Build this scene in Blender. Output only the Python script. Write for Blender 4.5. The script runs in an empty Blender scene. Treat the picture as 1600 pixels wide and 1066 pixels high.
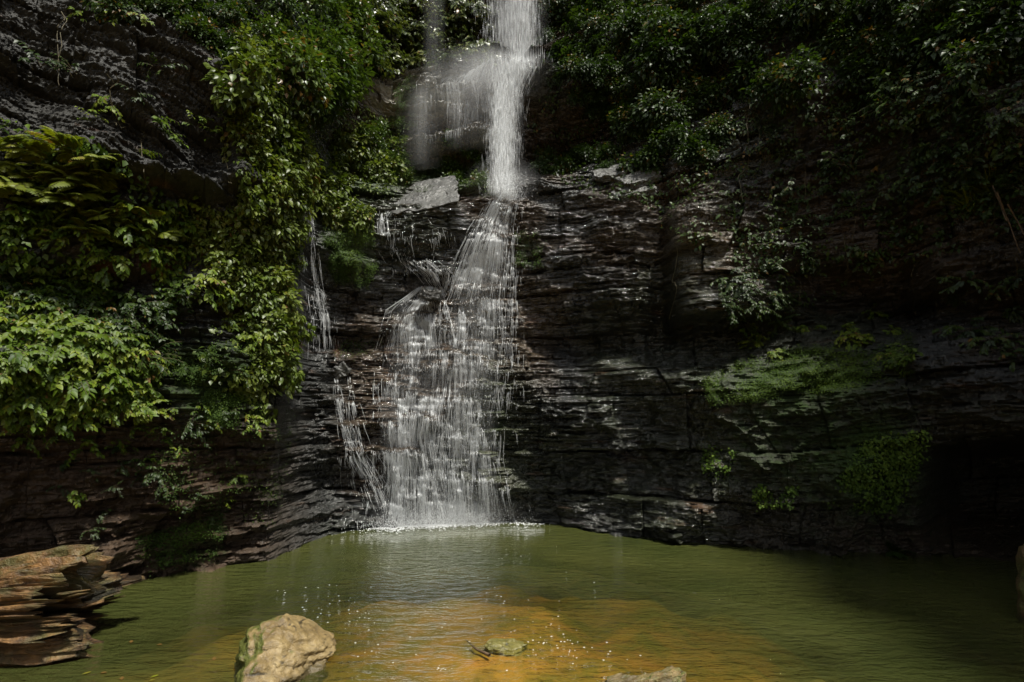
import bpy, math, random
import numpy as np
from mathutils import Vector, Matrix

rng = np.random.default_rng(11)
random.seed(11)
S = bpy.context.scene
COL = S.collection

# ------------------------------------------------------------------ camera
F = 889.0                       # focal length in pixels of the 1600 px wide photograph
H = 2.4                         # camera height above the water
PITCH = math.atan((640 - 533) / F)
cam_d = bpy.data.cameras.new('camera')
cam_d.lens = F / 1600 * 36
cam_d.sensor_width = 36
cam_d.clip_start = 0.05
cam_d.clip_end = 2000
cam = bpy.data.objects.new('camera', cam_d)
COL.objects.link(cam)
cam.location = (0, 0, H)
cam.rotation_euler = (math.pi / 2 + PITCH, 0, 0)
S.camera = cam
CP, SP = math.cos(PITCH), math.sin(PITCH)


def tan_at(py):
    return math.tan(PITCH + math.atan((533 - py) / F))


def unproject(px, py, Y):
    d = ((px - 800) / F, CP - (533 - py) / F * -1 * 0 - (533 - py) / F * SP, SP + (533 - py) / F * CP)
    k = Y / d[1]
    return Vector((d[0] * k, Y, H + d[2] * k))


def on_water(px, py, z=0.0):
    d = ((px - 800) / F, CP - (533 - py) / F * SP, SP + (533 - py) / F * CP)
    k = (z - H) / d[2]
    return Vector((d[0] * k, d[1] * k, z))


def project(P):
    x, y, z = P[..., 0], P[..., 1], P[..., 2] - H
    dep = y * CP + z * SP
    up = -y * SP + z * CP
    dep = np.where(dep < 0.05, 0.05, dep)
    return 800 + F * x / dep, 533 - F * up / dep, dep


# ------------------------------------------------------------------ noise
def _h(ix, iy, iz):
    n = (ix.astype(np.int64) * 374761393 + iy.astype(np.int64) * 668265263 + iz.astype(np.int64) * 2147483647 * 3) & 0xFFFFFFFF
    n = ((n ^ (n >> 13)) * 1274126177) & 0xFFFFFFFF
    n = ((n ^ (n >> 16)) * 2246822519) & 0xFFFFFFFF
    return ((n ^ (n >> 15)) & 0xFFFFFF) / float(0xFFFFFF)


def vnoise(x, y, z=0.0):
    x, y, z = np.broadcast_arrays(np.asarray(x, float), np.asarray(y, float), np.asarray(z, float))
    ix, iy, iz = np.floor(x), np.floor(y), np.floor(z)
    fx, fy, fz = x - ix, y - iy, z - iz
    fx, fy, fz = fx * fx * (3 - 2 * fx), fy * fy * (3 - 2 * fy), fz * fz * (3 - 2 * fz)
    ix, iy, iz = ix.astype(np.int64), iy.astype(np.int64), iz.astype(np.int64)
    r = 0
    for a in (0, 1):
        for b in (0, 1):
            for c in (0, 1):
                w = (fx if a else 1 - fx) * (fy if b else 1 - fy) * (fz if c else 1 - fz)
                r = r + w * _h(ix + a, iy + b, iz + c)
    return r * 2 - 1


def fbm(x, y, z=0.0, o=4, gain=0.5):
    r, a, f = 0, 1.0, 1.0
    for i in range(o):
        r = r + a * vnoise(x * f + 17.3 * i, y * f + 9.1 * i, np.asarray(z) * f + 3.7 * i)
        a *= gain
        f *= 2.03
    return r


def sstep(a, b, x):
    t = np.clip((x - a) / (b - a), 0, 1)
    return t * t * (3 - 2 * t)


def in_poly(px, py, poly):
    px = np.asarray(px, float); py = np.asarray(py, float)
    r = np.zeros(px.shape, bool)
    n = len(poly)
    j = n - 1
    for i in range(n):
        xi, yi = poly[i]; xj, yj = poly[j]
        c = ((yi > py) != (yj > py)) & (px < (xj - xi) * (py - yi) / ((yj - yi) or 1e-9) + xi)
        r ^= c
        j = i
    return r


def blob(px, py, cx, cy, rx, ry):
    return np.exp(-(((px - cx) / rx) ** 2 + ((py - cy) / ry) ** 2))


# ------------------------------------------------------------------ object helpers
def link(name, me, mat=None, parent=None, loc=(0, 0, 0)):
    o = bpy.data.objects.new(name, me)
    COL.objects.link(o)
    o.location = loc
    if mat is not None and me is not None:
        me.materials.clear()
        me.materials.append(mat)
    if parent is not None:
        o.parent = parent
    return o


def tag(o, label=None, cat=None, group=None, kind=None):
    if label: o['label'] = label
    if cat: o['category'] = cat
    if group: o['group'] = group
    if kind: o['kind'] = kind
    return o


def empty(name, loc=(0, 0, 0)):
    o = bpy.data.objects.new(name, None)
    COL.objects.link(o)
    o.location = loc
    o.empty_display_size = 0.2
    return o


def mesh_np(name, V, faces, tone=None, smooth=True):
    """V (n,3); faces: list of int arrays (m,3) or (m,4)"""
    V = np.asarray(V, np.float32)
    faces = [np.asarray(f, np.int32) for f in faces if len(f)]
    me = bpy.data.meshes.new(name)
    me.vertices.add(len(V))
    me.vertices.foreach_set('co', V.ravel())
    loops = np.concatenate([f.ravel() for f in faces])
    tot = np.concatenate([np.full(len(f), f.shape[1], np.int32) for f in faces])
    start = np.concatenate([[0], np.cumsum(tot)[:-1]]).astype(np.int32)
    me.loops.add(len(loops))
    me.loops.foreach_set('vertex_index', loops)
    me.polygons.add(len(tot))
    me.polygons.foreach_set('loop_start', start)
    me.polygons.foreach_set('use_smooth', np.full(len(tot), smooth))
    if tone is not None:
        at = me.attributes.new('tone', 'FLOAT', 'POINT')
        at.data.foreach_set('value', np.asarray(tone, np.float32).ravel())
    me.update(calc_edges=True)
    me.validate()
    return me


# ------------------------------------------------------------------ material helpers
class NT:
    def __init__(self, name):
        self.m = bpy.data.materials.new(name)
        self.m.use_nodes = True
        self.t = self.m.node_tree
        self.t.nodes.clear()

    def n(self, typ, **kw):
        nd = self.t.nodes.new(typ)
        for k, v in kw.items():
            if k.startswith('i_'):
                key = k[2:]
                key = int(key) if key.isdigit() else key.replace('_', ' ')
                self.set(nd.inputs[key], v)
            else:
                setattr(nd, k, v)
        return nd

    def set(self, sock, v):
        if isinstance(v, bpy.types.NodeSocket):
            self.t.links.new(v, sock)
        else:
            if isinstance(v, (tuple, list)) and len(v) == 3 and sock.type == 'RGBA':
                v = (*v, 1)
            sock.default_value = v

    def math(self, op, a, b=None, clamp=False):
        nd = self.t.nodes.new('ShaderNodeMath'); nd.operation = op; nd.use_clamp = clamp
        self.set(nd.inputs[0], a)
        if b is not None: self.set(nd.inputs[1], b)
        return nd.outputs[0]

    def mixc(self, fac, a, b, blend='MIX'):
        nd = self.t.nodes.new('ShaderNodeMix'); nd.data_type = 'RGBA'; nd.blend_type = blend
        self.set(nd.inputs[0], fac); self.set(nd.inputs[6], a); self.set(nd.inputs[7], b)
        return nd.outputs[2]

    def noise(self, vec=None, scale=5, detail=4, rough=0.5, dist=0.0):
        nd = self.t.nodes.new('ShaderNodeTexNoise')
        nd.inputs['Scale'].default_value = scale
        nd.inputs['Detail'].default_value = detail
        nd.inputs['Roughness'].default_value = rough
        nd.inputs['Distortion'].default_value = dist
        if vec is not None: self.set(nd.inputs['Vector'], vec)
        return nd.outputs['Fac']

    def scaled(self, vec, s):
        nd = self.t.nodes.new('ShaderNodeVectorMath'); nd.operation = 'MULTIPLY'
        self.set(nd.inputs[0], vec); nd.inputs[1].default_value = s
        return nd.outputs[0]

    def ramp(self, fac, stops):
        nd = self.t.nodes.new('ShaderNodeValToRGB')
        self.set(nd.inputs[0], fac)
        cr = nd.color_ramp
        while len(cr.elements) < len(stops): cr.elements.new(0.5)
        for e, (p, c) in zip(cr.elements, stops):
            e.position = p
            e.color = (*c, 1) if len(c) == 3 else c
        return nd.outputs[0]

    def maprange(self, v, a, b, c, d):
        nd = self.t.nodes.new('ShaderNodeMapRange')
        self.set(nd.inputs[0], v)
        for i, q in enumerate((a, b, c, d)): self.set(nd.inputs[i + 1], q)
        return nd.outputs[0]

    def bump(self, h, dist=0.02, strength=1.0, normal=None):
        nd = self.t.nodes.new('ShaderNodeBump')
        self.set(nd.inputs['Height'], h)
        nd.inputs['Distance'].default_value = dist
        nd.inputs['Strength'].default_value = strength
        if normal is not None: self.set(nd.inputs['Normal'], normal)
        return nd.outputs[0]

    def out(self, sh):
        o = self.t.nodes.new('ShaderNodeOutputMaterial')
        self.t.links.new(sh, o.inputs[0])
        return self.m


# rock of the cliff: regional tint and wetness are attributes; the upper block's tint also carries light
def mat_cliff():
    T = NT('wet layered rock')
    geo = T.n('ShaderNodeNewGeometry').outputs['Position']
    tint = T.n('ShaderNodeAttribute', attribute_name='tint').outputs['Color']
    wet = T.n('ShaderNodeAttribute', attribute_name='wet').outputs['Fac']
    moss = T.n('ShaderNodeAttribute', attribute_name='moss').outputs['Fac']
    st = T.scaled(geo, (1.2, 1.2, 14.0))
    n1 = T.noise(st, 1.6, 6, 0.65, 0.3)
    n2 = T.noise(geo, 9, 5, 0.6)
    n3 = T.noise(geo, 1.1, 3, 0.5)
    v = T.maprange(n1, 0.25, 0.75, 0.45, 1.5)
    v2 = T.maprange(n2, 0.3, 0.7, 0.7, 1.3)
    c = T.mixc(1.0, tint, T.n('ShaderNodeCombineColor', i_Red=v, i_Green=v, i_Blue=v).outputs[0], 'MULTIPLY')
    c = T.mixc(1.0, c, T.n('ShaderNodeCombineColor', i_Red=v2, i_Green=v2, i_Blue=v2).outputs[0], 'MULTIPLY')
    # rusty seams
    rust = T.maprange(T.noise(T.scaled(geo, (0.8, 0.8, 5)), 1.3, 4, 0.6), 0.6, 0.72, 0, 0.55)
    c = T.mixc(rust, c, (0.085, 0.042, 0.02))
    mn = T.maprange(T.math('ADD', moss, T.math('MULTIPLY', T.math('SUBTRACT', T.noise(geo, 5, 6, 0.7), 0.5), 1.4)), 0.35, 0.75, 0, 1)
    mossc = T.ramp(T.noise(geo, 23, 4, 0.7), [(0.3, (0.008, 0.018, 0.003)), (0.7, (0.035, 0.065, 0.008))])
    c = T.mixc(mn, c, mossc)
    rough = T.math('ADD', T.maprange(wet, 0, 1, 0.5, 0.10), T.maprange(n2, 0.3, 0.7, -0.08, 0.12))
    rough = T.math('ADD', rough, T.math('MULTIPLY', mn, 0.35), clamp=True)
    fine = T.noise(T.scaled(geo, (6, 6, 15)), 3.2, 6, 0.66, 0.5)
    med = T.noise(geo, 7, 5, 0.6)
    b = T.bump(med, 0.045, 0.9)
    b = T.bump(fine, 0.03, 1.0, b)
    b = T.bump(T.noise(geo, 70, 2, 0.6), 0.006, 0.7, b)
    p = T.n('ShaderNodeBsdfPrincipled', i_Base_Color=c, i_Roughness=rough, i_Normal=b)
    T.set(p.inputs['Specular IOR Level'], T.maprange(wet, 0, 1, 0.3, 1.0))
    return T.out(p.outputs[0])


def mat_leaf(name, dark, mid, light, rough=0.42, trans=0.3, brown=True):
    T = NT(name)
    tone = T.n('ShaderNodeAttribute', attribute_name='tone').outputs['Fac']
    rnd = T.n('ShaderNodeObjectInfo').outputs['Random']
    geo = T.n('ShaderNodeNewGeometry').outputs['Position']
    t2 = T.math('ADD', tone, T.math('MULTIPLY', T.math('SUBTRACT', rnd, 0.5), 0.35))
    stops = [(0.0, dark), (0.5, mid), (0.93, light)]
    if brown: stops.append((1.0, (0.13, 0.075, 0.02)))
    c = T.ramp(t2, stops)
    vv = T.maprange(T.noise(geo, 30, 2, 0.5), 0.3, 0.7, 0.75, 1.25)
    c = T.mixc(1.0, c, T.n('ShaderNodeCombineColor', i_Red=vv, i_Green=vv, i_Blue=vv).outputs[0], 'MULTIPLY')
    p = T.n('ShaderNodeBsdfPrincipled', i_Base_Color=c, i_Roughness=rough)
    p.inputs['Specular IOR Level'].default_value = 0.3
    tc = T.mixc(1.0, c, (1.5, 1.6, 0.6), 'MULTIPLY')
    tr = T.n('ShaderNodeBsdfTranslucent', i_Color=tc)
    mx = T.n('ShaderNodeMixShader')
    mx.inputs[0].default_value = trans
    T.t.links.new(p.outputs[0], mx.inputs[1]); T.t.links.new(tr.outputs[0], mx.inputs[2])
    return T.out(mx.outputs[0])


def mat_stem(name, c1, c2):
    T = NT(name)
    geo = T.n('ShaderNodeNewGeometry').outputs['Position']
    c = T.ramp(T.noise(geo, 14, 4, 0.6), [(0.3, c1), (0.7, c2)])
    p = T.n('ShaderNodeBsdfPrincipled', i_Base_Color=c, i_Roughness=0.7)
    T.set(p.inputs['Normal'], T.bump(T.noise(geo, 60, 3), 0.01, 0.6))
    return T.out(p.outputs[0])


def mat_stone(name, c1, c2, c3, mossiness=0.4, rough=0.55, side=(0, 0, 0), band=.7):
    T = NT(name)
    obj = T.n('ShaderNodeTexCoord').outputs['Object']
    nrm = T.n('ShaderNodeNewGeometry').outputs['Normal']
    n1 = T.noise(obj, 3.2, 6, 0.65, 0.4)
    n2 = T.noise(obj, 17, 5, 0.65)
    n0 = T.noise(T.scaled(obj, (2, 2, 9)), 2.4, 5, 0.6, 0.6)
    c = T.ramp(n1, [(0.3, c1), (0.5, c2), (0.72, c3)])
    vv = T.maprange(n2, 0.3, 0.7, 0.65, 1.3)
    c = T.mixc(1.0, c, T.n('ShaderNodeCombineColor', i_Red=vv, i_Green=vv, i_Blue=vv).outputs[0], 'MULTIPLY')
    crack = T.maprange(n0, 0.33, 0.4, 0.25, 1.0)
    c = T.mixc(1.0, c, T.n('ShaderNodeCombineColor', i_Red=crack, i_Green=crack, i_Blue=crack).outputs[0], 'MULTIPLY')
    dp = T.n('ShaderNodeVectorMath', operation='DOT_PRODUCT')
    T.set(dp.inputs[0], nrm); dp.inputs[1].default_value = side
    mk = T.math('ADD', T.math('MULTIPLY', dp.outputs['Value'], 0.6), T.math('SUBTRACT', T.noise(obj, 4.5, 6, 0.7), 0.5))
    mk = T.maprange(mk, 0.30 - 0.3 * mossiness, 0.5 - 0.3 * mossiness, 0, 0.9)
    mc = T.ramp(T.noise(obj, 40, 3, 0.7), [(0.3, (0.025, 0.035, 0.006)), (0.7, (0.12, 0.14, 0.025))])
    c = T.mixc(mk, c, mc)
    zz_ = T.n('ShaderNodeSeparateXYZ'); T.set(zz_.inputs[0], T.n('ShaderNodeNewGeometry').outputs['Position'])
    damp = T.maprange(T.math('ADD', zz_.outputs['Z'], T.math('MULTIPLY', T.math('SUBTRACT', n1, .5), .12)), 0.03, 0.085, 1, 0)
    c = T.mixc(T.math('MULTIPLY', damp, band), c, (0.03, 0.026, 0.010))
    b = T.bump(n1, 0.06, 0.8)
    b = T.bump(n0, 0.03, 0.7, b)
    b = T.bump(n2, 0.02, 0.8, b)
    b = T.bump(T.noise(obj, 80, 3, 0.6), 0.006, 0.8, b)
    p = T.n('ShaderNodeBsdfPrincipled', i_Base_Color=c, i_Roughness=rough, i_Normal=b)
    return T.out(p.outputs[0])


def mat_wood():
    T = NT('weathered splintered wood')
    tc = T.n('ShaderNodeTexCoord').outputs['UV']
    gr = T.scaled(tc, (20, 3.6, 1))
    n1 = T.noise(gr, 1.0, 6, 0.65, 0.4)
    n2 = T.noise(T.scaled(tc, (5, 1.2, 1)), 1.3, 4, 0.6)
    n3 = T.noise(T.scaled(tc, (90, 9, 1)), 1.0, 4, 0.6)
    c = T.ramp(n1, [(0.3, (0.006, 0.004, 0.002)), (0.47, (0.10, 0.048, 0.014)), (0.7, (0.36, 0.185, 0.055))])
    c2 = T.ramp(n3, [(0.35, (0.04, 0.028, 0.012)), (0.7, (0.19, 0.11, 0.045))])
    c = T.mixc(0.3, c, c2)
    pale = T.maprange(n2, 0.60, 0.70, 0, 0.7)
    c = T.mixc(pale, c, T.ramp(n3, [(0.35, (0.12, 0.05, 0.015)), (0.7, (0.48, 0.30, 0.12))]))
    geo = T.n('ShaderNodeNewGeometry').outputs['Position']
    mossm = T.maprange(T.noise(geo, 2.6, 5, 0.7), 0.46, 0.62, 0, 0.8)
    c = T.mixc(mossm, c, (0.06, 0.06, 0.014))
    b = T.bump(n1, 0.09, 1.0)
    b = T.bump(n3, 0.035, 1.0, b)
    p = T.n('ShaderNodeBsdfPrincipled', i_Base_Color=c, i_Roughness=0.6, i_Normal=b)
    return T.out(p.outputs[0])


def mat_water():
    T = NT('murky green pool water')
    geo = T.n('ShaderNodeNewGeometry').outputs['Position']
    tur = T.n('ShaderNodeAttribute', attribute_name='murk').outputs['Fac']
    chop = T.n('ShaderNodeAttribute', attribute_name='chop').outputs['Fac']
    a = T.noise(T.scaled(geo, (1.0, 2.4, 1)), 3.4, 3, 0.55, 0.5)
    b_ = T.noise(T.scaled(geo, (1.0, 1.6, 1)), 11, 3, 0.6, 0.3)
    c_ = T.noise(geo, 34, 2, 0.5)
    bm = T.bump(a, 0.07, 0.7)
    bm = T.bump(b_, 0.022, 0.7, bm)
    bm = T.bump(T.math('MULTIPLY', c_, chop), 0.02, 0.6, bm)
    fr = T.n('ShaderNodeFresnel', i_IOR=1.33, i_Normal=bm).outputs[0]
    gl = T.n('ShaderNodeBsdfGlossy', i_Color=(1, 1, 1), i_Roughness=0.03, i_Normal=bm)
    mud = T.ramp(T.noise(geo, 0.6, 3, 0.5), [(0.3, (0.033, 0.041, 0.011)), (0.7, (0.056, 0.060, 0.016))])
    df = T.n('ShaderNodeBsdfDiffuse', i_Color=mud, i_Normal=bm)
    tp = T.n('ShaderNodeBsdfTransparent', i_Color=(0.86, 0.83, 0.55))
    m1 = T.n('ShaderNodeMixShader', i_0=tur)
    T.t.links.new(tp.outputs[0], m1.inputs[1]); T.t.links.new(df.outputs[0], m1.inputs[2])
    m2 = T.n('ShaderNodeMixShader', i_0=fr)
    T.t.links.new(m1.outputs[0], m2.inputs[1]); T.t.links.new(gl.outputs[0], m2.inputs[2])
    return T.out(m2.outputs[0])


def mat_bed():
    T = NT('silty pool bed')
    geo = T.n('ShaderNodeNewGeometry').outputs['Position']
    n = T.noise(geo, 1.6, 6, 0.65, 0.4)
    c = T.ramp(n, [(0.3, (0.15, 0.105, 0.022)), (0.5, (0.33, 0.19, 0.042)), (0.7, (0.42, 0.20, 0.06))])
    g = T.maprange(T.noise(geo, 1.5, 6, 0.7), 0.44, 0.62, 0, 0.9)
    c = T.mixc(g, c, (0.14, 0.125, 0.022))
    p = T.n('ShaderNodeBsdfPrincipled', i_Base_Color=c, i_Roughness=0.8)
    T.set(p.inputs['Normal'], T.bump(T.noise(geo, 12, 5, 0.6), 0.03, 0.6))
    return T.out(p.outputs[0])


def mat_foam(name, alpha=None, sx=1, sy=1, lo=0.45, hi=0.75, amax=0.9):
    T = NT(name)
    d = T.n('ShaderNodeBsdfDiffuse', i_Color=(0.82, 0.84, 0.85))
    tr = T.n('ShaderNodeBsdfTranslucent', i_Color=(0.82, 0.84, 0.85))
    gl = T.n('ShaderNodeBsdfGlossy', i_Color=(0.9, 0.9, 0.9), i_Roughness=0.2)
    m = T.n('ShaderNodeMixShader', i_0=0.4)
    T.t.links.new(d.outputs[0], m.inputs[1]); T.t.links.new(tr.outputs[0], m.inputs[2])
    m2 = T.n('ShaderNodeMixShader', i_0=0.12 if alpha is None else 0.0)
    T.t.links.new(m.outputs[0], m2.inputs[1]); T.t.links.new(gl.outputs[0], m2.inputs[2])
    fin = m2.outputs[0]
    if alpha is not None:
        tp = T.n('ShaderNodeBsdfTransparent')
        uv = T.n('ShaderNodeTexCoord').outputs['UV']
        dens = T.n('ShaderNodeAttribute', attribute_name='flow').outputs['Fac']
        n1 = T.noise(T.scaled(uv, (sx, sy, 1)), 1.0, 5, 0.65, 0.15)
        n2 = T.noise(T.scaled(uv, (sx * 3.1, sy * 3.5, 1)), 1.0, 4, 0.7)
        nn = T.math('ADD', T.math('MULTIPLY', n1, 0.6), T.math('MULTIPLY', n2, 0.4))
        f = T.maprange(nn, lo, hi, 0, amax)
        f = T.math('MULTIPLY', f, dens, clamp=True)
        mx = T.n('ShaderNodeMixShader', i_0=f)
        T.t.links.new(tp.outputs[0], mx.inputs[1]); T.t.links.new(fin, mx.inputs[2])
        fin = mx.outputs[0]
    elif True:
        pass
    return T.out(fin)


M_CLIFF = mat_cliff()
M_LEAF_BRIGHT = mat_leaf('bright broad leaf', (0.026, 0.056, 0.005), (0.08, 0.13, 0.009), (0.165, 0.195, 0.016), rough=.5)
M_LEAF_FERN = mat_leaf('fern frond', (0.06, 0.085, 0.005), (0.115, 0.14, 0.010), (0.17, 0.18, 0.016), rough=.5)
M_LEAF_SHRUB = mat_leaf('glossy shrub leaf', (0.014, 0.032, 0.005), (0.04, 0.072, 0.011), (0.085, 0.12, 0.022), rough=0.34, trans=0.22)
M_LEAF_PALE = mat_leaf('small leaf toned for sun', (0.030, 0.052, 0.007), (0.08, 0.112, 0.017), (0.16, 0.185, 0.042), rough=0.4, trans=0.25)  # pale leaf colour raised to carry sunlight on the left buttress
M_LEAF_DARK = mat_leaf('dark leaf toned for shade', (0.009, 0.02, 0.003), (0.022, 0.044, 0.007), (0.045, 0.072, 0.012), rough=0.45, trans=0.25)  # dark green lowered further in place of shade over the right thicket
M_LEAF_HEART = mat_leaf('olive heart leaf', (0.016, 0.028, 0.006), (0.05, 0.068, 0.014), (0.12, 0.125, 0.035), rough=0.32, trans=0.2)
M_MOSS = mat_leaf('moss tuft', (0.020, 0.044, 0.004), (0.05, 0.095, 0.008), (0.095, 0.145, 0.014), rough=0.7, trans=0.3, brown=False)
M_STEM = mat_stem('green brown stem', (0.03, 0.03, 0.01), (0.08, 0.06, 0.025))
M_BARK = mat_stem('brown woody stem', (0.035, 0.022, 0.012), (0.12, 0.075, 0.04))
M_ROOT = mat_stem('pale aerial root', (0.14, 0.12, 0.09), (0.34, 0.3, 0.24))
M_WOOD = mat_wood()
M_WATER = mat_water()
M_BED = mat_bed()
M_STRAND = mat_foam('white water strand')
M_VEIL = mat_foam('thin white water veil', True, 24, 1.3, 0.38, 0.78, 0.8)
M_VEILFINE = mat_foam('fine falling spray', True, 16, 0.4, 0.22, 0.82, 0.85)
M_MIST = mat_foam('soft spray mist', True, 1.3, 1.0, 0.22, 0.8, 0.6)

# ------------------------------------------------------------------ the cliff
# profile of the rock wall: for columns of the view, (picture row, distance) of its main ledges; 'w' = waterline
PROF = {
    -260: [('w', 960), (690, 6.1), (600, 5.7), (470, 5.9), (300, 6.1), (150, 5.9), (0, 6.2)],
    0:    [('w', 962), (700, 6.95), (660, 6.75), (560, 6.5), (470, 7.0), (430, 7.4), (415, 6.9), (370, 6.75), (300, 6.85), (230, 6.8), (60, 7.5), (0, 7.9)],
    150:  [('w', 940), (700, 7.45), (660, 7.25), (560, 7.0), (480, 7.5), (430, 7.8), (415, 7.3), (340, 7.3), (290, 7.5), (265, 7.0), (60, 7.9), (0, 8.4)],
    300:  [('w', 906), (700, 8.3), (650, 8.15), (560, 7.9), (450, 8.1), (330, 8.5), (300, 8.5), (280, 7.5), (130, 8.2), (0, 9.2)],
    360:  [('w', 886), (700, 9.1), (640, 8.6), (560, 8.4), (450, 8.5), (330, 8.7), (310, 8.6), (280, 7.9), (130, 8.5), (0, 9.6)],
    435:  [('w', 868), (720, 9.8), (640, 9.2), (500, 9.0), (350, 9.3), (200, 9.6), (60, 10.0), (0, 10.2)],
    478:  [('w', 846), (720, 11.2), (600, 11.3), (400, 11.4), (300, 11.7), (150, 11.3), (0, 11.6)],
    520:  [('w', 829), (600, 12.0), (400, 12.2), (320, 12.4), (270, 13.2), (150, 12.8), (0, 13.2)],
    600:  [('w', 821), (570, 12.3), (450, 12.6), (330, 12.8), (300, 13.4), (270, 14.2), (130, 15.0), (100, 15.5), (0, 16.2)],
    700:  [('w', 817), (570, 12.4), (450, 12.6), (320, 13.0), (300, 13.8), (270, 14.9), (215, 14.9), (200, 13.5), (125, 14.0), (105, 14.5), (95, 15.9), (0, 16.6)],
    800:  [('w', 815), (570, 12.4), (450, 12.5), (320, 13.0), (300, 13.8), (280, 15.0), (215, 15.0), (200, 14.0), (115, 14.1), (100, 14.5), (90, 16.2), (0, 17.0)],
    900:  [('w', 822), (575, 12.1), (548, 13.0), (520, 12.6), (450, 12.2), (320, 12.8), (280, 13.8), (255, 15.8), (175, 16.0), (148, 13.6), (105, 13.6), (92, 15.2), (0, 16.2)],
    1000: [('w', 834), (580, 11.5), (545, 12.8), (505, 12.0), (450, 11.7), (300, 12.4), (270, 13.0), (150, 13.8), (0, 15.0)],
    1040: [('w', 842), (600, 11.2), (545, 12.7), (450, 12.2), (350, 12.3), (270, 12.8), (150, 13.3), (0, 14.5)],
    1065: [('w', 846), (610, 10.9), (590, 11.2), (535, 12.4), (492, 10.8), (350, 11.1), (320, 11.9), (250, 12.4), (0, 14.0)],
    1100: [('w', 851), (620, 10.6), (590, 10.9), (530, 12.2), (490, 10.6), (350, 10.9), (250, 12.2), (150, 12.8), (0, 13.6)],
    1200: [('w', 863), (620, 9.9), (590, 10.3), (520, 11.8), (480, 10.6), (350, 10.8), (250, 11.2), (0, 12.2)],
    1300: [('w', 872), (620, 9.4), (590, 9.7), (530, 10.2), (490, 11.4), (440, 11.0), (400, 10.3), (250, 10.2), (150, 9.9), (0, 10.8)],
    1420: [('w', 880), (690, 9.0), (620, 8.9), (590, 9.1), (530, 9.6), (490, 10.8), (440, 10.4), (400, 9.8), (200, 9.2), (0, 9.6)],
    1480: [('w', 880), (800, 11.2), (715, 11.0), (685, 8.7), (600, 8.5), (560, 8.9), (490, 9.6), (430, 9.0), (200, 8.8), (0, 9.0)],
    1600: [('w', 882), (800, 11.4), (705, 11.0), (675, 8.2), (590, 8.1), (560, 8.5), (480, 8.9), (430, 8.3), (200, 8.2), (0, 8.2)],
    1860: [('w', 930), (690, 7.2), (590, 7.0), (300, 6.9), (0, 7.1)],
}
ZTOP = 17.0
NZ = 800
zs = np.linspace(-0.9, ZTOP, NZ)
xs_key, prof_tab = [], []
for x in sorted(PROF):
    th = math.atan((x - 800) / F)
    pts = []
    for a, b in PROF[x]:
        if a == 'w':
            Y = H / -tan_at(b); z = 0.0
        else:
            Y = b; z = H + Y * tan_at(a)
        pts.append((z, Y / math.cos(th)))
    pts.sort()
    zz = np.array([p[0] for p in pts]) + np.arange(len(pts)) * 1e-4
    rr = np.array([p[1] for p in pts])
    xs_key.append(th)
    r = np.interp(zs, zz, rr)
    r = r + np.maximum(0, zs - zz[-1]) * 0.35
    prof_tab.append(r)
# beyond the frame, both sides of the gorge come round past the camera
for th, R0 in ((-2.3, 9.5), (-1.75, 7.0), (-1.3, 6.4), (1.3, 7.2), (1.75, 8.2), (2.3, 10.5)):
    xs_key.append(th)
    prof_tab.append(R0 + 0.05 * np.sin(zs * 1.3) + np.maximum(0, zs - 9) * 0.35)
order = np.argsort(xs_key)
xs_key = np.array(xs_key)[order]
prof_tab = np.array(prof_tab)[order]
th_vis = np.arctan((np.linspace(-70, 1670, 880) - 800) / F)
th_l = np.linspace(-2.3, th_vis[0], 71)[:-1]
th_r = np.linspace(th_vis[-1], 2.3, 71)[1:]
ths = np.concatenate([th_l, th_vis, th_r])
NT_ = len(ths)
# warp the ledges a little so they do not run dead level
R = np.empty((NT_, NZ))
for j in range(NZ):
    R[:, j] = np.interp(ths, xs_key, prof_tab[:, j])


def blur(A, k, axis):
    ker = np.hanning(k + 2)[1:-1]; ker /= ker.sum()
    pad = [(0, 0), (0, 0)]; pad[axis] = (k // 2, k // 2)
    P = np.pad(A, pad, mode='edge')
    return np.apply_along_axis(lambda v: np.convolve(v, ker, 'valid'), axis, P)


R = blur(blur(R, 9, 1), 17, 0)
TH, ZZ = np.meshgrid(ths, zs, indexing='ij')
s = TH * 10.0                                  # run along the wall in metres, roughly
warpz = ZZ + 0.16 * fbm(s * 0.2, ZZ * 0.2, 5.0, 2) + 0.02 * fbm(s * 1.6, ZZ * 1.2, 2.0, 3)
# the beds climb gently to both sides of the fall
warpz = warpz - 0.035 * np.abs(s + 0.3) ** 1.2
warpz = warpz + 0.28 * np.minimum(0, s + 3.6) * -1 * sstep(4.2, 4.9, ZZ) * -1
R = R + 0.42 * fbm(s * 0.35, ZZ * 0.45, 1.0, 4)


def strata(thmin, thmax, amp, blk, seed, crack, keep=0.0):
    r = np.random.default_rng(seed)
    edges = np.cumsum(r.uniform(thmin, thmax, 3000)) - 8
    k = np.searchsorted(edges, warpz.ravel()).reshape(warpz.shape)
    lo = edges[k - 1]; hi = edges[k]
    t = (warpz - lo) / (hi - lo)
    kh = _h(k, k * 0 + seed, k * 0)
    bl = blk * (0.5 + kh)
    u = s / bl + kh * 91 + 0.35 * vnoise(s * 1.5, warpz * 0.8, seed)
    c0 = np.floor(u); fu = u - c0
    b = _h(c0, k, k * 0 + seed + 7) * 2 - 1
    w = vnoise(s * 0.9 / blk, k * 13.7, seed + 3)
    off = amp * (0.6 * b + 0.7 * w)
    d = np.minimum(t, 1 - t) * (hi - lo)
    ck = crack * np.exp(-(d / 0.012) ** 2)
    dv = np.minimum(fu, 1 - fu) * bl
    ck = ck + crack * 0.7 * np.exp(-(dv / 0.014) ** 2) * (kh > 0.35)
    rnd = -amp * 0.18 * (1 - (2 * t - 1) ** 6)
    return off + ck + rnd


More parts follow.
